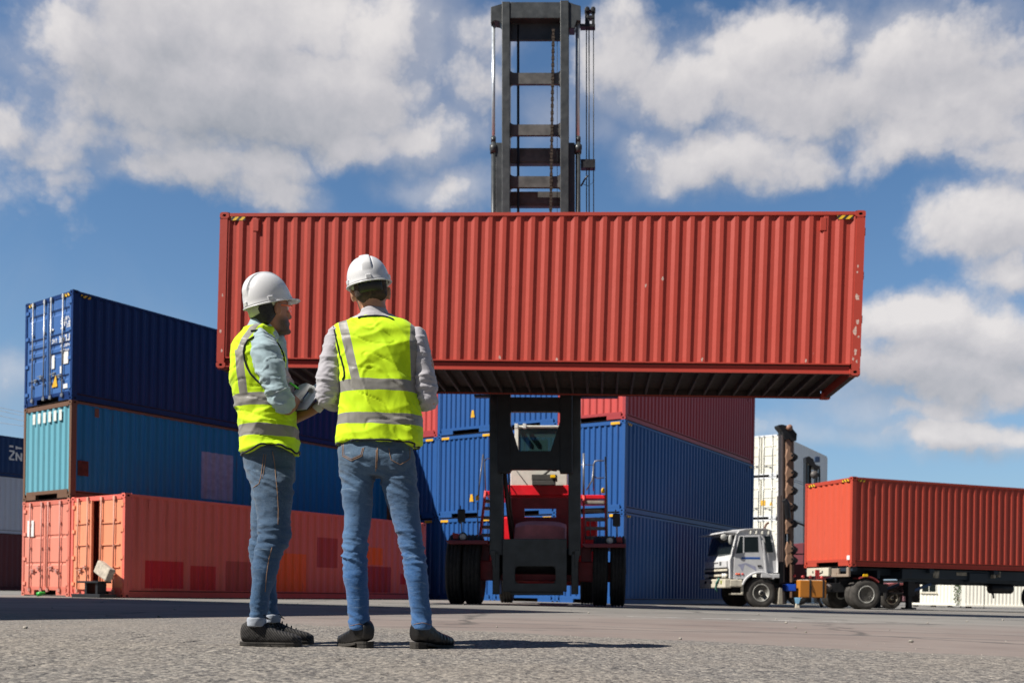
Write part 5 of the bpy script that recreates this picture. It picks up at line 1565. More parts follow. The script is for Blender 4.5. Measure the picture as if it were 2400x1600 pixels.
def vest_mat(name, bands, stripes):
    """fluorescent mesh with reflective tape: bands (z0, z1); stripes: centre x = a + b*z, half width, z range"""
    t = NT(name)
    sp = t.sep()
    x, z = sp[0], sp[2]
    m_ = None
    def acc(a):
        nonlocal m_
        m_ = a if m_ is None else t.math('MAXIMUM', m_, a)
    wob = t.math('MULTIPLY', t.math('SUBTRACT', t.noise(5, 3), .5), .022)
    zz = t.math('ADD', z, wob)
    for z0, z1 in bands: acc(t.math('MULTIPLY', t.math('GREATER_THAN', zz, z0), t.math('LESS_THAN', zz, z1)))
    for a, b, hw, z0, z1 in stripes:
        cx = t.math('ADD', t.math('MULTIPLY', z, b), a)
        w1 = t.math('LESS_THAN', t.math('ABSOLUTE', t.math('SUBTRACT', t.math('ADD', x, t.math('MULTIPLY', wob, .4)), cx)), hw)
        acc(t.math('MULTIPLY', w1, t.math('MULTIPLY', t.math('GREATER_THAN', z, z0), t.math('LESS_THAN', z, z1))))
    fl = t.mix(t.rng(t.noise(6, 3), .3, .7), (.47, .72, .004), (.60, .84, .008))
    c = t.mix(m_, fl, (.235, .225, .205))
    t.set('Base Color', c)
    t.set('Roughness', t.math('SUBTRACT', .75, t.math('MULTIPLY', m_, .3)))
    t.set('Specular IOR Level', .25); t.set('Sheen Weight', .1)
    h = t.math('ADD', t.math('MULTIPLY', t.noise(420, 2), .06), t.noise(1, 3, .5, vec=t.mapped((9, 9, 4)), dist=1.2))
    h = t.math('ADD', h, t.math('MULTIPLY', m_, .12))
    t.bump(h, .30, .010)
    return t.mat
M_TRIM = cloth_mat('black_binding', (.010, .014, .014), crease=False)
M_HELMET = plain('helmet_white_plastic', (.66, .66, .67), .28, 0, .02)
M_STRAP = plain('helmet_harness_pale', (.42, .46, .30), .6, 0, .05)
M_RATCHET = plain('ratchet_black', (.010, .010, .010), .5)
M_GLOVE = cloth_mat('glove_knit', (.52, .53, .50), 500, .95, .08, .3)
M_LEATHER = plain('black_shoe_leather', (.014, .013, .013), .38, 0, .3, 20, .25, 60)
M_SOLE = plain('worn_sole', (.036, .031, .026), .8, 0, .4, 20, .3, 50)
M_STITCH = plain('stitch_thread', (.28, .16, .09), .8)
M_HAIRD = plain('dark_hair', (.008, .007, .006), .6, 0, .5, 60, .6, 300)
M_HAIRB = plain('short_brown_hair', (.050, .028, .016), .7, 0, .5, 60, .5, 400)

# --- shared shapes
def head(mb, M, s=.95):
    rows = [(.125, .020, .015, -.030), (.118, .045, .045, -.055), (.095, .066, .070, -.080), (.05, .076, .087, -.095), (.02, .077, .090, -.098), (-.01, .075, .087, -.096),
            (-.04, .071, .084, -.086), (-.07, .065, .083, -.066), (-.095, .057, .081, -.040), (-.115, .045, .078, -.010), (-.128, .026, .070, .025)]
    rings = []
    for z, w, yf, yb in rows[::-1]:
        cy = (yf + yb) / 2
        rings.append([tuple(M @ (Vector(p) * s)) for p in ring(0, cy, z, w, (yf - yb) / 2, 28, 2.25)])
    mb.loft(rings)
    def E(c, r, rot=None):
        Mr = M.to_3x3() @ (rot or Matrix.Identity(3)) @ Matrix.Diagonal((s, s, s))
        mb.ell(tuple(M @ (Vector(c) * s)), r, Mr, 14, 8)
    E((0, .098, -.038), (.015, .020, .016)); E((0, .092, -.012), (.010, .013, .032), Matrix.Rotation(R(-14), 3, 'X'))
    for q in (-1, 1): E((q * .011, .092, -.043), (.009, .012, .009)); E((q * .034, .076, .020), (.026, .013, .008)); E((q * .042, .066, -.034), (.022, .016, .018))
    E((0, .086, -.071), (.024, .009, .006)); E((0, .084, -.081), (.021, .009, .007)); E((0, .080, -.113), (.023, .013, .014))
    for q in (-1, 1):
        rt = Matrix.Rotation(R(q * -22), 3, 'Z') @ Matrix.Rotation(R(-12), 3, 'X')
        E((q * .088, -.010, -.012), (.008, .021, .034), rt); E((q * .080, .004, -.018), (.009, .010, .022), rt); E((q * .093, -.020, -.006), (.006, .009, .027), rt)
def eyes(parent, M, s=.95):
    for q in (-1, 1):
        e = MB(); c = M @ (Vector((q * .032, .073, -.002)) * s); e.ell(tuple(c), (.0125,) * 3, nu=14, nv=8); eo = e.build('eye', plain('eye_white', (.75, .72, .68), .2), parent)
        e = MB(); c = M @ (Vector((q * .032, .083, -.002)) * s); e.ell(tuple(c), (.006, .003, .006), M.to_3x3(), 10, 6); e.build('iris', M_HAIRD, eo)

def hard_hat(parent, M, sx=.100, sy=.119, sz=.135, z0=.030, ratchet=True):
    b = MB(); nu, nv = 180, 46; rings = []
    for j in range(nv + 1):
        t = (j / nv) * math.pi / 2 * .995
        rg = []
        for k in range(nu):
            a = 2 * math.pi * k / nu
            ct = math.cos(t) ** .86; st = math.sin(t) ** .93
            x, y = sx * ct * math.cos(a), sy * ct * math.sin(a)
            z = z0 + sz * st
            # raised crown band with a groove each side, running front to back
            up = max(0.0, min(1.0, (z - z0 - .045) / .03))
            ax = abs(x)
            bump = (.0055 / (1 + math.exp((ax - .0235) / .0014)) - .0045 * math.exp(-((ax - .0265) / .0024) ** 2)) * up
            f = 1 + bump / .10
            # low shoulder where the shell runs down to the rim
            low = math.exp(-((z - z0) / .012) ** 2) * .0035
            f += low / .10
            rg.append(tuple(M @ Vector((x * f, y * f, z + bump * .8))))
        rings.append(rg)
    b.loft(rings)
    # inner skin
    rings = []
    for j in range(12):
        t = (j / 11) * math.pi / 2 * .99
        rings.append([tuple(M @ Vector((.955 * sx * math.cos(t) * math.cos(2*math.pi*k/60), .96 * sy * math.cos(t) * math.sin(2*math.pi*k/60), z0 + sz * .96 * math.sin(t)))) for k in range(60)])
    b.loft(rings, caps=False)
    hat = b.build('hard_hat', M_HELMET, parent)
    # rim with a peak in front
    rings = []
    for k in range(90):
        a = 2 * math.pi * k / 90
        ca, sa = math.cos(a), math.sin(a)
        pk = max(0.0, sa) ** 3
        ex = .010 + .040 * pk
        def pt(s_, z): return tuple(M @ Vector(((sx * .97 + s_ * (1 if pk < .05 else .8)) * ca, (sy * .97 + s_) * sa, z)))
        dz = -.012 * pk
        rings.append([pt(0, z0 + .004), pt(ex, z0 - .001 + dz), pt(ex + .0015, z0 - .004 + dz), pt(ex - .001, z0 - .007 + dz), pt(-.004, z0 - .003)])
    q = MB()
    n = 5; vs = [p for r in rings for p in r]; fs = []
    for i in range(90):
        j = (i + 1) % 90
        for k in range(n): fs.append((i*n + k, i*n + (k+1) % n, j*n + (k+1) % n, j*n + k))
    q.sm = True; q.add(vs, fs); q.build('rim', M_HELMET, hat)
    for a in (R(200), R(340), R(270)):
        q = MB(); c = Vector((sx * 1.0 * math.cos(a), sy * 1.0 * math.sin(a), z0 + .014))
        q.cbox((0, 0, 0), (.026, .012, .020), Matrix.Translation(M @ c) @ M.to_3x3().to_4x4() @ Matrix.Rotation(a + R(90), 4, 'Z')); q.build('slot_boss', M_HELMET, hat, .003)
    # harness band under the shell
    rings = []
    for k in range(48):
        a = R(180) + R(180) * k / 47
        drop = .030 * max(0.0, -math.sin(a)) ** 2
        rings.append([tuple(M @ Vector((rr * sx * .86 * math.cos(a), rr * sy * .93 * math.sin(a), z))) for rr, z in ((1.0, z0 + .01), (1.02, z0 + .01), (.99, z0 - .018 - drop), (.97, z0 - .018 - drop))])
    q = MB(); q.loft(rings); q.build('harness_band', M_STRAP, hat)
    if ratchet:
        rings = []
        for k in range(24):
            a = R(232) + R(76) * k / 23
            rings.append([tuple(M @ Vector((rr * sx * .88 * math.cos(a), rr * sy * .955 * math.sin(a), z))) for rr, z in ((1.0, z0 + .004), (1.03, z0 + .004), (1.0, z0 - .049), (.97, z0 - .049))])
        q = MB(); q.loft(rings); q.build('ratchet', M_RATCHET, hat)
    return hat

def hair_cap(parent, M, mat, zlow, s=.95, thick=.005, front=.02):
    """hair over the back of the skull down to the nape"""
    h = MB(); rings = []
    rows = [(.10, .066, -.078), (.05, .077, -.096), (.02, .079, -.100), (-.01, .078, -.099), (-.03, .076, -.093), (zlow + .018, .070, -.084), (zlow + .008, .058, -.076), (zlow, .042, -.068)]
    for z, w, yb in rows[::-1]:
        k = max(0, min(1, (z - zlow) / .03)); th = thick * (.25 + .75 * k)
        fr_ = front if z > -.015 else max(front - (abs(z) - .015) * 1.1, yb + .022)
        cy = (fr_ + yb) / 2
        rings.append([tuple(M @ (Vector(p) * s)) for p in ring(0, cy, z, w + th, (fr_ - yb) / 2 + th, 28, 2.3)])
    h.loft(rings)
    me = remesh(h, .0035, 2, lambda p, n: .0016 * mnoise.noise(p * 190))
    return place(me, 'hair', mat, parent)

def hand(mb, M, curl=(35, 45, 30), thumb=25, g=0.0, spread=6, mirror=1):
    """local: wrist at origin, fingers along +Y, palm faces -Z, thumb on +X*mirror"""
    def Pm(p): return tuple(M @ Vector((p[0] * mirror, p[1], p[2])))
    rg = []
    for y, w, h in ((-.03, .026 + g, .021 + g), (0, .027 + g, .020 + g), (.03, .037 + g, .019 + g), (.06, .042 + g, .017 + g), (.088, .041 + g, .014 + g), (.098, .034 + g, .010 + g)):
        rg.append([Pm((x, y, z)) for x, _, z in [(p[0], 0, p[1]) for p in [(q[0], q[1]) for q in ring(0, 0, 0, w, h, 16, 2.6)]]])
    mb.loft(rg)
    Ls = ((.030, .043, .025, .021, .0092), (.010, .047, .029, .022, .0095), (-.011, .044, .027, .022, .0092), (-.030, .034, .021, .019, .0080))
    for i, (x, l1, l2, l3, r) in enumerate(Ls):
        a = R(-(i - 1.5) * spread); p = Vector((x, .088, .002)); pts = [Vector((x * .85, .06, 0)), p]
        ang = 0
        for l, c in ((l1, curl[0]), (l2, curl[1]), (l3, curl[2])):
            ang += R(c + (i - 1) * 3)
            d = Vector((-math.sin(a) * math.cos(ang), math.cos(ang) * math.cos(a), -math.sin(ang)))
            p = p + d * l; pts.append(p.copy())
        r += g
        mb.tube([Pm(q) for q in pts], [r * 1.05, r * 1.08, r, r * .93, r * .8], 10)
        mb.ell(Pm(pts[-1]), (r * .82,) * 3, nu=10, nv=6)
    t0 = Vector((.028, .018, -.006)); d1 = Vector((.75, .55, -.35 - thumb / 120)).normalized(); d2 = Vector((.30, .85, -.40 - thumb / 90)).normalized()
    pts = [Vector((.012, .004, -.002)), t0, t0 + d1 * .036, t0 + d1 * .036 + d2 * .032, t0 + d1 * .036 + d2 * .056]
    mb.tube([Pm(q) for q in pts], [.014 + g, .014 + g, .0115 + g, .0105 + g, .0085 + g], 10); mb.ell(Pm(pts[-1]), (.0085 + g,) * 3, nu=10, nv=6)

def frame_from(o, fwd, palm):
    f = Vector(fwd).normalized(); z = -Vector(palm); z = (z - f * z.dot(f)).normalized(); x = f.cross(z)
    return Matrix(((x.x, f.x, z.x, o[0]), (x.y, f.y, z.y, o[1]), (x.z, f.z, z.z, o[2]), (0, 0, 0, 1)))

def shoe(parent, ax, ay, ang, style, L_=.270):
    """ax, ay ankle spot; ang: toe direction"""
    k = L_ / .30
    M = Matrix.Translation((ax, ay, 0)) @ Matrix.Rotation(ang, 4, 'Z')
    up = .012 if style == 'dress' else .017
    def pitch(x): return .020 * max(0.0, min(1.0, (.075 - x) / .10)) if style == 'dress' else 0.0
    rows = [(-.086, .018, .03, .070), (-.078, .030, .012, .088), (-.05, .036, .004, .104), (-.02, .038, .0, .108), (.02, .039, .0, .098), (.06, .042, .0, .078), (.10, .046, .0, .062), (.14, .047, .0, .052), (.175, .042, .0, .044), (.198, .030, .002, .034), (.210, .012, .008, .024)]
    u = MB(); rings = []
    for x, w, zb, zt in rows:
        c = up + pitch(x) + (zb + zt) / 2; hh = (zt - zb) / 2
        rings.append([tuple(M @ Vector((x * k, p[0], c + p[1]))) for p in [(q[0], q[1]) for q in ring(0, 0, 0, w * k * 1.10 + .001, hh + .002, 22, 2.9)]])
    u.loft(rings)
    def dsp(p, n): return .0012 * mnoise.noise(p * 60) + (.0016 * math.sin((M.inverted() @ p).x * 300) * bell((M.inverted() @ p).x, .10, .03) if style == 'dress' else 0)
    me = remesh(u, .0045, 3, dsp)
    so = place(me, 'shoe', M_LEATHER if style == 'dress' else M_SNEAK, parent)
    def outline(grow):
        pts = []
        ws = [(-.092, .006), (-.089, .018), (-.080, .029), (-.066, .035), (-.05, .038), (0, .038), (.05, .041), (.10, .047), (.14, .049), (.18, .043), (.196, .033), (.207, .022), (.214, .008)]
        for x, w in ws: pts.append((x * k, (w + grow) * k))
        pts = [(x * .985, w * .99) for x, w in pts]
        return pts + [(x, -w) for x, w in pts[::-1]]
    s = MB()
    def slab(x0, x1, z0, z1, gr, flat=False):
        o = [p for p in outline(gr)]
        o = [(min(max(x, x0), x1), y) for x, y in o]
        vs = [tuple(M @ Vector((x, y, z if flat else z + pitch(x / k)))) for z in (z0, z1) for x, y in o]; n = len(o)
        s.add(vs, [tuple(range(n))[::-1], tuple(range(n, 2 * n))] + [(i, (i + 1) % n, n + (i + 1) % n, n + i) for i in range(n)])
    if style == 'dress':
        slab(-.2, .3, .004, .016, .003); slab(-.2, -.022, 0, .026, .0, True); slab(.06, .3, .0, .0045, .0)
        for z in (.005, .011, .017, .023): slab(-.2, -.020, z, z + .0035, .002, True)
    else:
        slab(-.2, .3, .004, .024, .002); slab(-.2, .06, .008, .013, .004); slab(-.2, .3, .016, .020, .0035)
        for i in range(9): slab(-.088 + i * .033, -.066 + i * .033, 0, .005, .004)
    s.build('sole', M_SOLE, so, .001)
    if style != 'dress':
        l = MB()
        for i in range(5):
            x = .02 + i * .022; z = up + .104 - i * .0105
            l.tube([tuple(M @ Vector((x, y, z + zz))) for y, zz in ((-.026, -.012), (-.010, .003), (.010, .003), (.026, -.012))], .0028, 6)
        l.tube([tuple(M @ Vector(p)) for p in ((.0, -.005, .142), (.03, -.03, .150), (.05, -.04, .130), (.03, -.02, .138), (.02, .02, .145), (.05, .035, .125))], .0022, 6)
        l.build('lace', M_TRIM, so)
    else:
        l = MB()
        for i in range(4):
            x = .03 + i * .016; z = up + pitch(x) + .092 - i * .011
            l.tube([tuple(M @ Vector((x, y, z + zz))) for y, zz in ((-.022, -.010), (0, .003), (.022, -.010))], .0025, 6)
        l.build('lace', M_TRIM, so)
    return so
def sneak_mat():
    t = NT('knitted_black_upper')
    sp = t.sep()
    w = t.math('SINE', t.math('MULTIPLY', t.math('ADD', t.math('MULTIPLY', sp[0], 1.0), t.math('MULTIPLY', sp[2], .8)), 520))
    t.set('Base Color', t.mix(t.rng(w, -.2, .6), (.012, .011, .011), (.040, .036, .033))); t.set('Roughness', .8)
    t.bump(t.math('ADD', w, t.noise(90, 3)), .5, .002)
    return t.mat
M_SNEAK = sneak_mat()

# ================================================================== the man on the right, seen from behind
RXo, _ = at(918, 1521, 4.5)
FR = Frame(RXo, 4.5, 0.0); FR.z0 = 0.0
man = thing('person', 'taller man in grey shirt and yellow vest, back to the viewer, arms bent in front', 'person', (RXo, 4.5, 0))
hx, hz = FR.P(868, 684, 0.01)
MH = Matrix.Translation((hx, .015, hz)) @ Matrix.Rotation(R(9), 4, 'Z') @ Matrix.Rotation(R(7), 4, 'X') @ Matrix.Rotation(R(-7), 4, 'Y')
b = MB()
head(b, MH)
limb(b, FR, [(880, 760, .0, 33), (878, 730, .0, 29), (873, 705, .0, 28), (869, 690, .005, 27)])
col_loft(b, FR, [(750, 838, 930, 0, .06), (775, 800, 975, 0, .08), (850, 805, 975, 0, .095), (950, 808, 972, 0, .09), (1040, 806, 962, 0, .085), (1100, 815, 955, 0, .08)])
for arm in ([(797, 782, 0, 24), (775, 850, -.01, 22), (766, 935, .0, 20), (784, 946, .09, 19), (812, 938, .20, 15), (838, 930, .27, 12.5)], [(977, 788, 0, 24), (996, 860, -.01, 22), (1003, 940, .0, 20), (986, 946, .09, 19), (955, 938, .20, 15), (928, 932, .27, 12.5)]):
    limb(b, FR, arm)
for leg in ([(838, 1080, 0, 34), (836, 1200, 0, 26), (833, 1290, 0, 22), (836, 1380, 0, 17), (842, 1450, .015, 11), (842, 1488, .03, 10)], [(930, 1080, 0, 34), (948, 1200, 0, 26), (966, 1290, 0, 22), (980, 1380, 0, 17), (988, 1450, .015, 11), (990, 1488, .03, 10)]):
    limb(b, FR, leg)
for wx, wy, sgn in ((838, 930, 1), (928, 932, -1)):
    x, z = FR.P(wx, wy, .27)
    hand(b, frame_from((x, .27, z), (sgn * .75, .62, .1), (0, .3, -1) if sgn > 0 else (0, .3, -1)), (30, 40, 25), mirror=1 if sgn < 0 else -1)
me = remesh(b, .0052, 2)
body_r = place(me, 'body', skin_mat('skin_fair', (.52, .27, .17)), man)
eyes(man, MH)
hair_cap(man, MH, M_HAIRB, -.060, front=-.026, thick=.0012)
hard_hat(man, MH @ Matrix.Rotation(R(-5), 4, 'Y'), z0=.036, sz=.126)
# shirt: trunk, collar and rolled sleeves in one cloth
s = MB()
col_loft(s, FR, [(738, 846, 920, .0, .060), (752, 815, 952, 0, .072), (775, 792, 983, 0, .090), (850, 797, 982, 0, .108), (950, 802, 980, 0, .105), (1030, 800, 980, 0, .105)])
col_loft(s, FR, [(768, 778, 816, 0, .045), (776, 772, 820, -.002, .058), (800, 762, 816, -.004, .066), (830, 753, 808, -.008, .066), (860, 747, 806, -.012, .064), (890, 742, 806, -.014, .062), (915, 741, 803, -.012, .060), (935, 743, 797, -.005, .058), (948, 752, 788, .0, .046)])
col_loft(s, FR, [(772, 966, 992, 0, .045), (782, 963, 997, -.002, .058), (800, 962, 1003, -.004, .066), (830, 966, 1009, -.008, .066), (860, 970, 1015, -.012, .064), (890, 972, 1023, -.014, .062), (915, 973, 1026, -.012, .060), (935, 975, 1023, -.005, .058), (951, 984, 1014, .0, .046)])
limb(s, FR, [(768, 930, .01, 27), (782, 938, .07, 25)]); limb(s, FR, [(1000, 935, .01, 27), (988, 940, .07, 25)])
for (py, xl, xr, rr) in ((722, 846, 907, .058),):
    pass
rings = []
for py, xl, xr, dd in ((750, 838, 926, .074), (741, 843, 917, .068), (731, 846, 910, .063), (725, 848, 907, .060)):
    a, z = FR.P(xl, py, 0); c_, _ = FR.P(xr, py, 0); rings.append(ring((a + c_) / 2, 0.0, z, (c_ - a) / 2, dd, 28, 2.1))
s.loft(rings)
zc = FR.P(880, 860, 0)[1]; ze = FR.P(880, 925, 0)[1]
def shirt_disp(p, n):
    am = 1.0 if abs(p.x - FR.P(883, 850, 0)[0]) > .17 else .4
    low = bell(p.z, ze, .10)
    f1 = ridge(fold(p, 6, 6, 15, 1.3, 2)); f2 = ridge(fold(p, 10, 10, 30, 7.7, 2))
    return am * (.006 * (f1 - .5) + low * .008 * (f2 - .5)) + .001 * fold(p, 30, 30, 30, 4) + am * .004 * crease(fold(p, 7, 7, 22, 5.5, 2), .12)
me = remesh(s, .0055, 2, shirt_disp)
M_SHIRTR = cloth_mat('grey_lilac_shirt', (.40, .385, .415), 900, .75, .08, .35)
place(me, 'shirt', M_SHIRTR, man)
# vest
v = MB()
col_loft(v, FR, [(747, 846, 922, .0, .064), (752, 826, 942, 0, .074), (758, 806, 960, 0, .083), (765, 792, 976, 0, .094), (772, 784, 988, 0, .104), (785, 783, 991, 0, .118), (810, 784, 991, 0, .128), (845, 790, 990, -.003, .135), (880, 796, 987, 0, .137), (904, 798, 985, 0, .134), (950, 797, 986, 0, .128), (1000, 794, 988, 0, .128), (1030, 792, 990, 0, .131), (1042, 791, 991, 0, .133)], 2.35)
xm = FR.P(885, 880, 0)[0]; zsh = FR.P(885, 790, 0)[1]; zwa = FR.P(885, 1000, 0)[1]
def soft(v): return 1 - min(1.0, abs(v) * 1.9) ** .8
def vest_disp(p, n):
    q = Vector((p.x - xm, p.y, p.z - zsh))
    low = max(0, min(1, (zsh - p.z) / .25)); hem = max(0, min(1, (zwa - p.z + .06) / .12))
    # long diagonal drapes from the shoulder blades, slack folds over the small of the back
    d1 = soft(mnoise.fractal(Vector(((q.x + q.z * .55) * 6.5, q.y * 2, q.z * 1.6)), 1, 2, 2))
    d2 = soft(mnoise.fractal(Vector((q.x * 2.6 + 3, q.y * 2, (q.z - q.x * .25) * 7.5)), 1, 2, 2))
    return .016 * (d1 - .5) * (.3 + .7 * low) + .010 * (d2 - .5) * (1 - .5 * low) + .004 * math.sin(q.x * 38 + 1.2) * hem + .002 * fold(p, 14, 9, 10, 2, 2) + .0045 * crease(mnoise.fractal(Vector((q.x * 5 + q.z * 3.5 + 4, q.y * 2, q.z * 4 - q.x * 2)), 1, 2, 2)) - .004 * crease(mnoise.fractal(Vector((q.x * 4 - 9, q.y * 2, q.z * 9 + q.x * 3)), 1, 2, 2), .07)
def hem_ring(me, fr, zoff, r, cx, cy, n=90):
    bv = bvh_of(me); pts = []
    for k in range(n):
        a = 2 * math.pi * k / n; d = Vector((math.cos(a), math.sin(a), 0))
        zlow = None
        for zz in (zoff, zoff + .008, zoff + .016, zoff + .03, zoff + .045, zoff + .06):
            h = bv.ray_cast(Vector((cx, cy, zz)) + d * .8, -d)
            if h[0] is not None and (h[0] - Vector((cx, cy, zz))).length < .32 and (h[0] - Vector((cx, cy, zz))).dot(d) > .08: pts.append(h[0] + d * .0035 + Vector((0, 0, -.001))); break
    # even out
    for _ in range(2): pts = [(pts[i - 1] + pts[i] * 2 + pts[(i + 1) % len(pts)]) / 4 for i in range(len(pts))]
    m_ = MB(); m_.tube(pts, r, 6, closed=True); return m_
me = remesh(v, .006, 3, vest_disp)
Zp = lambda px, py, d=-.12: FR.P(px, py, d)[1]
Xp = lambda px, py, d=-.12: FR.P(px, py, d)[0]
b1 = (Zp(885, 913), Zp(885, 887)); b2 = (Zp(885, 991), Zp(885, 965))
def stripe(fr, p0, p1, hw_px, z0, z1, d=-.11):
    (xa, za), (xb, zb_) = fr.P(*p0, d), fr.P(*p1, d)
    k = (xb - xa) / (zb_ - za)
    return (xa - k * za, k, hw_px * (fr.Y0 + d) / FPX, z0, z1)
top = Zp(885, 730); 
vest_r = place(me, 'hi_vis_vest', vest_mat('hi_vis_right_vest', [b1, b2], [stripe(FR, (803, 760), (837, 897), 11, b1[0], top + .2), stripe(FR, (970, 765), (973, 900), 11, b1[0], top + .2)]), man)
bv = bvh_of(me)
t = MB()
z2 = lambda pts: [(500 + a / 2.9036, 560 + c / 2.9036) for a, c in pts]
trace(t, bv, FR, z2([(822, 600), (834, 660), (850, 730), (866, 800), (884, 860), (893, 905), (893, 935), (880, 958)]), .0045)
t.build('armhole_binding', M_TRIM, vest_r); t = MB()
trace(t, bv, FR, z2([(1404, 622), (1408, 660), (1408, 720), (1404, 770), (1398, 840), (1394, 900), (1392, 930)]), .0045)
t.build('armhole_binding', M_TRIM, vest_r); t = MB()
trace(t, bv, FR, z2([(985, 540), (1000, 533), (1050, 526), (1110, 524), (1160, 528), (1205, 540), (1225, 550)]), .005)
#trace(t, bv, FR, z2([(858, 1376), (900, 1374), (960, 1386), (1020, 1398), (1090, 1402), (1150, 1404), (1220, 1404), (1280, 1408), (1340, 1412), (1400, 1408), (1415, 1404)]), .0055)
t.build('neck_binding', M_TRIM, vest_r)
zb_ = min(q.co.z for q in vest_r.data.vertices)
hem_ring(vest_r.data, FR, zb_ + .004, .0050, FR.P(890, 1040, 0)[0], 0).build('hem_binding', M_TRIM, vest_r)
# jeans
j = MB()
col_loft(j, FR, [(1015, 800, 976, 0, .100), (1046, 793, 969, -.004, .112), (1075, 794, 972, -.008, .118), (1100, 797, 976, -.004, .112), (1118, 800, 977, 0, .09)], 2.4)
for cx in (842, 926):
    x, z = FR.P(cx, 1082, -.045); j.ell((x, -.048, z), (.078, .072, .082))
col_loft(j, FR, [(1085, 796, 884, 0, .100), (1120, 799, 879, 0, .094), (1150, 802, 875, 0, .088), (1200, 806, 870, 0, .080), (1250, 807, 865, 0, .072), (1280, 804, 861, .0, .068), (1305, 803, 861, -.004, .068), (1350, 806, 863, -.008, .070), (1403, 812, 863, -.004, .062), (1440, 816, 864, 0, .058), (1464, 819, 864, 0, .060), (1474, 820, 863, 0, .060)])
col_loft(j, FR, [(1085, 885, 974, 0, .100), (1120, 888, 978, 0, .094), (1150, 897, 980, 0, .088), (1200, 915, 983, 0, .080), (1250, 930, 988, 0, .072), (1286, 940, 994, 0, .068), (1321, 946, 1001, -.004, .068), (1357, 951, 1005, -.008, .070), (1403, 957, 1007, -.004, .062), (1440, 962, 1012, 0, .058), (1460, 967, 1012, 0, .060), (1472, 969, 1009, 0, .060)])
zk = FR.P(840, 1280, 0)[1]; zan = FR.P(840, 1450, 0)[1]; zcr = FR.P(885, 1110, 0)[1]
def jeans_disp(p, n, zk=zk, zan=zan, zcr=zcr):
    knee = bell(p.z, zk - .02, .10); ank = bell(p.z, zan, .055); crot = bell(p.z, zcr - .03, .07)
    f = ridge(fold(p, 5, 5, 30, 2.1, 2)); g = ridge(fold(p, 9, 9, 26, 5.5, 2)); h = ridge(fold(p, 4, 4, 6, 9.1, 2))
    w = ridge(mnoise.fractal(Vector((p.x * 5 + p.z * 4, p.y * 5, p.z * 19 + p.x * 8)), 1, 2, 2))
    return knee * (.006 * (f - .5) + .008 * (w - .5)) + ank * (.004 * (g - .5) + .007 * (w - .5)) + .006 * (h - .5) + (.3 + knee) * .003 * crease(mnoise.fractal(Vector((p.x * 6, p.y * 6, p.z * 22 + p.x * 10)), 1, 2, 2), .12) + crot * .010 * (w - .5) + .0012 * fold(p, 30, 30, 50, 3)
me = remesh(j, .0055, 2, jeans_disp)
jr = place(me, 'jeans', denim_mat('blue_denim', (.014, .080, .235), (.050, .088, .140), FR.P(885, 1200, 0)[1]), man)
bj = bvh_of(me)
t = MB()
stitch(bj, FR, jr, z2([(876, 1392), (880, 1440), (880, 1475), (910, 1492), (940, 1508), (975, 1492), (1012, 1474), (1020, 1440), (1026, 1418)]), .0016, .001)
stitch(bj, FR, jr, z2([(886, 1396), (890, 1470), (940, 1496), (1003, 1468), (1016, 1420)]), .0013, .001)
stitch(bj, FR, jr, z2([(1194, 1420), (1200, 1460), (1210, 1500), (1240, 1518), (1272, 1534), (1305, 1515), (1336, 1494), (1338, 1450), (1336, 1425)]), .0016, .001)
stitch(bj, FR, jr, z2([(1117, 1420), (1117, 1480), (1112, 1560)]), .0016, .001)
z3 = lambda pts: [(500 + a / 2.8, 1000 + c / 2.8) for a, c in pts]
stitch(bj, FR, jr, z3([(1070, 150), (1068, 220), (1066, 290)]), .0016, .001)
lh = MB()
for (y, xl, xr) in ((1466, 820, 864), (1463, 968, 1012)):
    trace(lh, bj, FR, [(xl + 2, y - 1), ((xl + xr) / 2, y - 5), (xr - 2, y)], .0012, .001)
lh.build('hem_stitching', M_STITCH, jr)
ax, _ = FR.P(845, 1500, 0); shoe(man, ax, .02, R(128), 'dress')
ax, _ = FR.P(994, 1500, 0); shoe(man, ax, .02, R(52), 'dress')

# ================================================================== the man on the left, turned to the right, writing
LXo, _ = at(640, 1514, 4.6)
FL = Frame(LXo, 4.6, 0.0); FL.z0 = 0.0
ml = thing('person', 'shorter bearded man in light blue shirt and yellow vest, writing on a clipboard', 'person', (LXo, 4.6, 0))
hx, hz = FL.P(633, 725, 0)
MHL = Matrix.Translation((hx, .0, hz)) @ Matrix.Rotation(R(-46), 4, 'Z') @ Matrix.Rotation(R(13), 4, 'X')
b = MB()
head(b, MHL)
limb(b, FL, [(606, 800, .0, 34), (611, 780, .0, 31), (622, 755, 0, 28), (630, 735, 0, 27)])
col_loft(b, FL, [(780, 580, 640, 0, .08), (820, 566, 650, .0, .12), (900, 566, 662, 0, .11), (1000, 584, 672, 0, .10), (1080, 594, 672, 0, .10)])
limb(b, FL, [(612, 800, -.08, 24), (622, 835, -.13, 23), (640, 890, -.15, 18), (655, 938, -.145, 17), (663, 950, -.14, 18.5), (672, 954, -.11, 19), (684, 947, -.06, 16), (692, 936, -.02, 13.5)])
limb(b, FL, [(640, 800, .14, 24), (648, 880, .20, 22), (660, 968, .19, 19), (690, 978, .12, 15), (726, 963, .04, 13), (750, 949, .0, 12)])
limb(b, FL, [(630, 1080, -.04, 33), (640, 1200, -.07, 25), (640, 1270, -.08, 21), (612, 1370, -.08, 16), (602, 1470, -.08, 14), (600, 1495, -.08, 14)])
limb(b, FL, [(632, 1080, .08, 33), (630, 1200, .10, 25), (624, 1280, .10, 21), (626, 1370, .10, 16), (637, 1460, .10, 14), (640, 1490, .10, 14)])
me = remesh(b, .0052, 2)
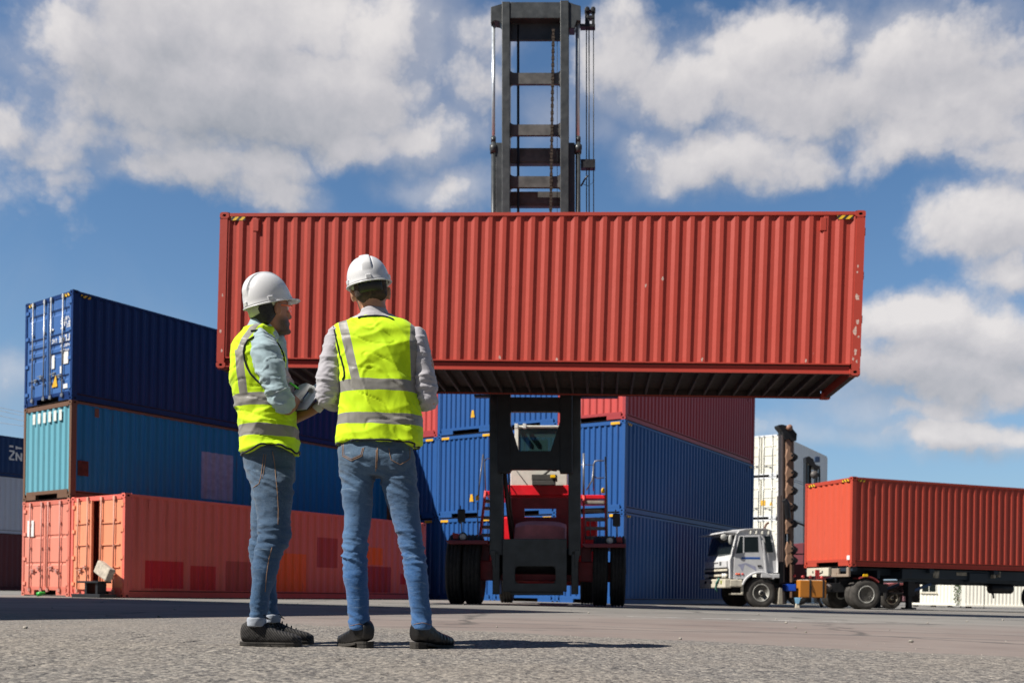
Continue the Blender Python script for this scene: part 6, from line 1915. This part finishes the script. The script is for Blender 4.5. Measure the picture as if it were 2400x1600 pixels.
# stubble over jaw and chin
inv = MHL.inverted()
at_ = me.attributes.new('stubble', 'FLOAT', 'POINT')
val = []
for vtx in me.vertices:
    q = inv @ vtx.co
    k = 0.0
    if q.z < -.035 and q.z > -.16 and q.y > -.02 and abs(q.x) < .09:
        k = min(1, (-.035 - q.z) / .03) * min(1, (q.y + .02) / .03)
    val.append(k)
at_.data.foreach_set('value', val)
place(me, 'body', skin_mat('skin_tan', (.33, .155, .085), (.020, .014, .011)), ml)
eyes(ml, MHL)
hair_cap(ml, MHL, M_HAIRD, -.085, front=.022, thick=.008)
hard_hat(ml, MHL @ Matrix.Rotation(R(7), 4, 'X'), z0=.026, sz=.142, ratchet=False)
# glasses
gl = MB()
for q in (-1, 1): gl.tube([tuple(MHL @ Vector(p)) for p in ((q * .079, -.012, .006), (q * .077, .03, .004), (q * .068, .082, .002))], .0028, 6)
go_ = gl.build('safety_glasses', plain('orange_temple', (.80, .13, .01), .35), ml)
gl = MB(); vs = []
for k in range(13):
    a = R(-62 + 124 * k / 12); vs += [tuple(MHL @ Vector((.078 * math.sin(a), .022 + .085 * math.cos(a) * .95, z))) for z in (-.026, .022)]
gl.sm = True; gl.add(vs, [(2*i, 2*i+2, 2*i+3, 2*i+1) for i in range(12)])
lensm = glass_mat('clear_lens', (.5, .5, .52), .22); lensm.node_tree.nodes['Transparent BSDF'].inputs[0].default_value = (.95, .95, .95, 1)
gl.build('lens', lensm, go_)
# shirt
s = MB()
col_loft(s, FL, [(772, 582, 644, 0, .072), (790, 572, 646, 0, .105), (830, 562, 656, 0, .130), (900, 560, 668, 0, .132), (1000, 574, 680, 0, .122), (1050, 582, 682, 0, .12)])
rings = []
for py, xl, xr, dd in ((784, 574, 654, .085), (772, 578, 648, .074), (760, 584, 644, .066), (752, 588, 641, .062)):
    a, z = FL.P(xl, py, 0); c_, _ = FL.P(xr, py, 0); rings.append([(p[0], p[1], p[2] + .06 * (p[0] - (a + c_) / 2) * -1.0) for p in ring((a + c_) / 2, 0.0, z, (c_ - a) / 2, dd, 28, 2.1)])
s.loft(rings)
limb(s, FL, [(600, 792, -.06, 29), (612, 806, -.10, 33), (622, 830, -.135, 35), (634, 865, -.155, 33), (645, 900, -.16, 30), (655, 928, -.155, 28), (664, 943, -.145, 26.5)])
limb(s, FL, [(640, 800, .12, 30), (648, 880, .19, 29), (660, 950, .19, 25)])
xsl, zel = FL.P(650, 925, -.15)
def shirt_l(p, n):
    near = 1 if p.y < -.08 else .4
    f1 = ridge(fold(p, 6, 6, 13, 3.1, 2)); f2 = ridge(fold(p, 10, 10, 26, 8.2, 2)); low = bell(p.z, zel, .09)
    return near * (.009 * (f1 - .5) + low * .007 * (f2 - .5)) + .001 * fold(p, 30, 30, 30, 1) + near * .004 * crease(fold(p, 7, 7, 19, 2.5, 2), .12)
me = remesh(s, .0055, 2, shirt_l)
M_SHIRTL = cloth_mat('pale_denim_shirt', (.30, .395, .43), 800, .8, .12, .4)
sh_l = place(me, 'shirt', M_SHIRTL, ml)
bs = bvh_of(me)
t = MB(); trace(t, bs, FL, z2([(362, 1058), (400, 1050), (450, 1034), (505, 1008)]), .0018, .001)
t.build('cuff_seam', plain('pale_seam', (.50, .56, .58), .8), sh_l)
# vest
v = MB()
col_loft(v, FL, [(764, 588, 640, .0, .070), (769, 581, 644, 0, .085), (778, 573, 648, 0, .112), (790, 565, 651, 0, .134), (805, 557, 655, 0, .150), (822, 551, 660, 0, .160), (845, 544, 666, 0, .166), (873, 541, 675, 0, .168), (900, 545, 683, 0, .166), (925, 549, 687, 0, .160), (956, 553, 690, 0, .155), (980, 557, 693, 0, .152), (1008, 560, 697, 0, .152), (1040, 565, 699, 0, .154), (1058, 568, 700, 0, .156), (1068, 571, 700, 0, .156)], 2.15)
xml = FL.P(620, 900, 0)[0]; zll = FL.P(620, 1000, 0)[1]
def vest_l(p, n):
    d1 = soft(mnoise.fractal(Vector(((p.x - p.z * .4 + p.y * .5) * 6, p.y * 2, p.z * 2.2 + 2)), 1, 2, 2)); d2 = soft(mnoise.fractal(Vector((p.x * 2.5 + 7, p.y * 2, p.z * 8)), 1, 2, 2))
    hem = max(0, min(1, (zll - p.z + .05) / .12))
    return .014 * (d1 - .5) + .010 * (d2 - .5) + .0025 * math.sin(p.x * 30 + p.y * 18) * hem + .002 * fold(p, 14, 9, 10, 6, 2) + .0045 * crease(mnoise.fractal(Vector((p.x * 5 - p.z * 3 + 4, p.y * 4, p.z * 5)), 1, 2, 2)) - .004 * crease(mnoise.fractal(Vector((p.x * 4 - 9, p.y * 4, p.z * 10)), 1, 2, 2), .07)
me = remesh(v, .006, 3, vest_l)
# arch the hem up in the middle of the near side
zlo = min(q.co.z for q in me.vertices)
for q in me.vertices:
    k = max(0, 1 - (q.co.z - zlo) / .10)
    q.co.z += k * .040 * math.exp(-((q.co.x - FL.P(640, 1050, -.15)[0]) / .075) ** 2) * (1 if q.co.y < 0 else .5)
ZL = lambda px, py, d=-.15: FL.P(px, py, d)[1]
bl_1 = (ZL(600, 946), ZL(600, 918)); bl_2 = (ZL(630, 1017), ZL(630, 990))
st = [stripe(FL, (566, 830), (574, 925), 10.5, bl_1[0], ZL(600, 820), -.12), stripe(FL, (590, 772), (566, 832), 9, ZL(600, 826), 9, -.12), stripe(FL, (668, 842), (676, 930), 6, bl_1[0], ZL(600, 800), -.08)]
vest_lo = place(me, 'hi_vis_vest', vest_mat('hi_vis_left_vest', [bl_1, bl_2], st), ml)
bv = bvh_of(me)
t = MB()
trace(t, bv, FL, z2([(372, 652), (330, 652), (280, 664), (235, 690), (214, 725), (206, 770), (212, 820), (228, 870), (252, 915), (290, 955), (340, 1000)]), .0045)
t.build('armhole_binding', M_TRIM, vest_lo); t = MB()
trace(t, bv, FL, z2([(255, 628), (300, 622), (340, 632), (372, 652), (420, 690), (450, 730), (474, 780), (482, 840), (476, 880)]), .0045)
#trace(t, bv, FL, z2([(206, 1484), (250, 1462), (300, 1442), (350, 1422), (400, 1412), (450, 1420), (500, 1446), (545, 1478), (578, 1496)]), .0055)
t.build('armhole_binding', M_TRIM, vest_lo)
hem_ring(vest_lo.data, FL, zlo + .004, .0050, FL.P(635, 1060, 0)[0], 0).build('hem_binding', M_TRIM, vest_lo)
# jeans
j = MB()
col_loft(j, FL, [(1012, 574, 686, .01, .136), (1040, 570, 688, .01, .136), (1075, 573, 689, .01, .138), (1105, 578, 689, .01, .138), (1130, 588, 687, .02, .12)], 2.2)
x, z = FL.P(602, 1085, -.02); j.ell((x + .01, .01, z), (.075, .12, .09))
col_loft(j, FL, [(1100, 581, 689, -.045, .085), (1150, 594, 686, -.05, .086), (1200, 602, 682, -.06, .082), (1250, 606, 680, -.07, .078), (1275, 604, 674, -.075, .074), (1303, 596, 657, -.08, .068), (1343, 591, 648, -.08, .064), (1386, 591, 634, -.08, .056), (1428, 587, 626, -.08, .052), (1452, 585, 622, -.08, .054), (1462, 585, 621, -.08, .055)])
col_loft(j, FL, [(1100, 584, 684, .09, .085), (1150, 592, 676, .095, .084), (1200, 590, 670, .10, .080), (1250, 588, 664, .10, .074), (1300, 586, 650, .10, .068), (1343, 589, 646, .10, .062), (1386, 600, 646, .10, .056), (1428, 613, 650, .10, .052), (1448, 618, 654, .10, .054)])
zkl = FL.P(640, 1262, 0)[1]; zal = FL.P(600, 1425, 0)[1]; zcl = FL.P(620, 1120, 0)[1]
me = remesh(j, .0055, 2, lambda p, n: jeans_disp(p, n, zkl, zal, zcl))
jl = place(me, 'jeans', denim_mat('grey_blue_denim', (.020, .064, .145), (.034, .060, .100), FL.P(640, 1230, 0)[1]), ml)
bj = bvh_of(me)
t = MB()
stitch(bj, FL, jl, z3([(330, 178), (322, 260), (312, 330), (300, 372), (262, 398)]), .0016, .001)
stitch(bj, FL, jl, z3([(345, 180), (336, 262), (322, 340)]), .0013, .001)
stitch(bj, FL, jl, z3([(388, 160), (402, 240), (410, 330), (420, 430), (426, 540), (424, 640)]), .0016, .001)
stitch(bj, FL, jl, z3([(385, 790), (365, 860), (350, 960), (340, 1080)]), .0014, .001)
for (yt, yb, xl, xr, d) in ((1445, 1467, 583, 621, -.08), (1438, 1458, 620, 655, .10)):
    q = MB(); rings = []
    for py, g in ((yb, 0), (yb - 1, 1.6), ((yt + yb) / 2, 2.2), (yt + 1, 1.6), (yt, 0)):
        a, z = FL.P(xl - g, py, d); c_, _ = FL.P(xr + g, py, d); rings.append(ring((a + c_) / 2, d, z, (c_ - a) / 2, .058 + g * .002))
    q.loft(rings)
    me = remesh(q, .005, 1, lambda p, n: .002 * fold(p, 30, 30, 60, 2)); place(me, 'turned_up_cuff', cloth_mat('denim_inside', (.30, .33, .38), 700, .9, .2), jl)
ax, _ = FL.P(606, 1500, -.08); shoe(ml, ax, -.08, R(4), 'sneaker', .283)
ax, _ = FL.P(640, 1500, .10); shoe(ml, ax, .10, R(10), 'sneaker', .278)
# gloves
x, z = FL.P(691, 937, -.02)
g = MB(); MG = frame_from((x, -.025, z), (.42, .42, .80), (.62, .62, -.55))
hand(g, MG, (52, 60, 40), 40, .0012, 8, mirror=-1)
me = remesh(g, .0028, 1); place(me, 'glove', M_GLOVE, ml)
g = MB(); g.tube([tuple(MG @ Vector((.030 * math.cos(a), -.027, .024 * math.sin(a)))) for a in [2 * math.pi * k / 20 for k in range(20)]], .0035, 6, closed=True); g.build('glove_hem', M_TRIM, ml)
x, z = FL.P(750, 949, .0)
g = MB(); MG2 = frame_from((x, .0, z), (.55, -.10, .62), (-.7, .1, .5))
hand(g, MG2, (20, 35, 25), 25, .002, 5, mirror=1)
me = remesh(g, .0036, 2); place(me, 'glove', M_GLOVE, ml)
# clipboard and pen: held, but things of their own
A = Vector((*FL.P(688, 965, .09),)); A3 = Vector((A[0], .09, A[1]))
Bp = FL.P(719, 960, -.12); B3 = Vector((Bp[0], -.12, Bp[1]))
u = (B3 - A3); wl_b = u.length; u.normalize()
lv = Vector((.077, .026, .112)); lv = (lv - u * lv.dot(u)).normalized()
nrm = u.cross(lv).normalized()
org = Vector((LXo, 4.6, 0)) + A3
MC = Matrix(((u.x, lv.x, nrm.x, org.x), (u.y, lv.y, nrm.y, org.y), (u.z, lv.z, nrm.z, org.z), (0, 0, 0, 1)))
cb = thing('clipboard', 'black clipboard with white paper held by the left man', 'clipboard'); cb.matrix_world = MC
q = MB(); q.box(0, wl_b, 0, .31, -.004, 0); q.build('board', M_BLACK, cb, .001)
q = MB(); q.box(.006, wl_b - .008, .004, .285, .0005, .003); q.build('paper', plain('white_paper', (.82, .83, .86), .6, 0, .02), cb)
q = MB(); q.box(wl_b * .3, wl_b * .7, .27, .31, .001, .014); q.build('clip', M_CHROME, cb, .003)
pa, pz = FL.P(680, 897, -.06); pb_, pz2 = FL.P(716, 922, .02)
pv = Vector((pb_ - pa, .08, pz2 - pz)); pl_ = pv.length
pn = thing('pen', 'bright green pen in the gloved hand of the left man', 'pen'); pn.location = (LXo + pa, 4.6 - .06, pz); pn.rotation_euler = pv.to_track_quat('Z', 'Y').to_euler()
q = MB(); q.tube([(0, 0, 0), (0, 0, pl_ * .85)], .0055, 10); q.build('barrel', plain('pen_green', (.10, .62, .04), .3), pn)
q = MB(); q.tube([(0, 0, pl_ * .85), (0, 0, pl_)], [.0055, .001], 10); q.build('tip', M_BLACK, pn)
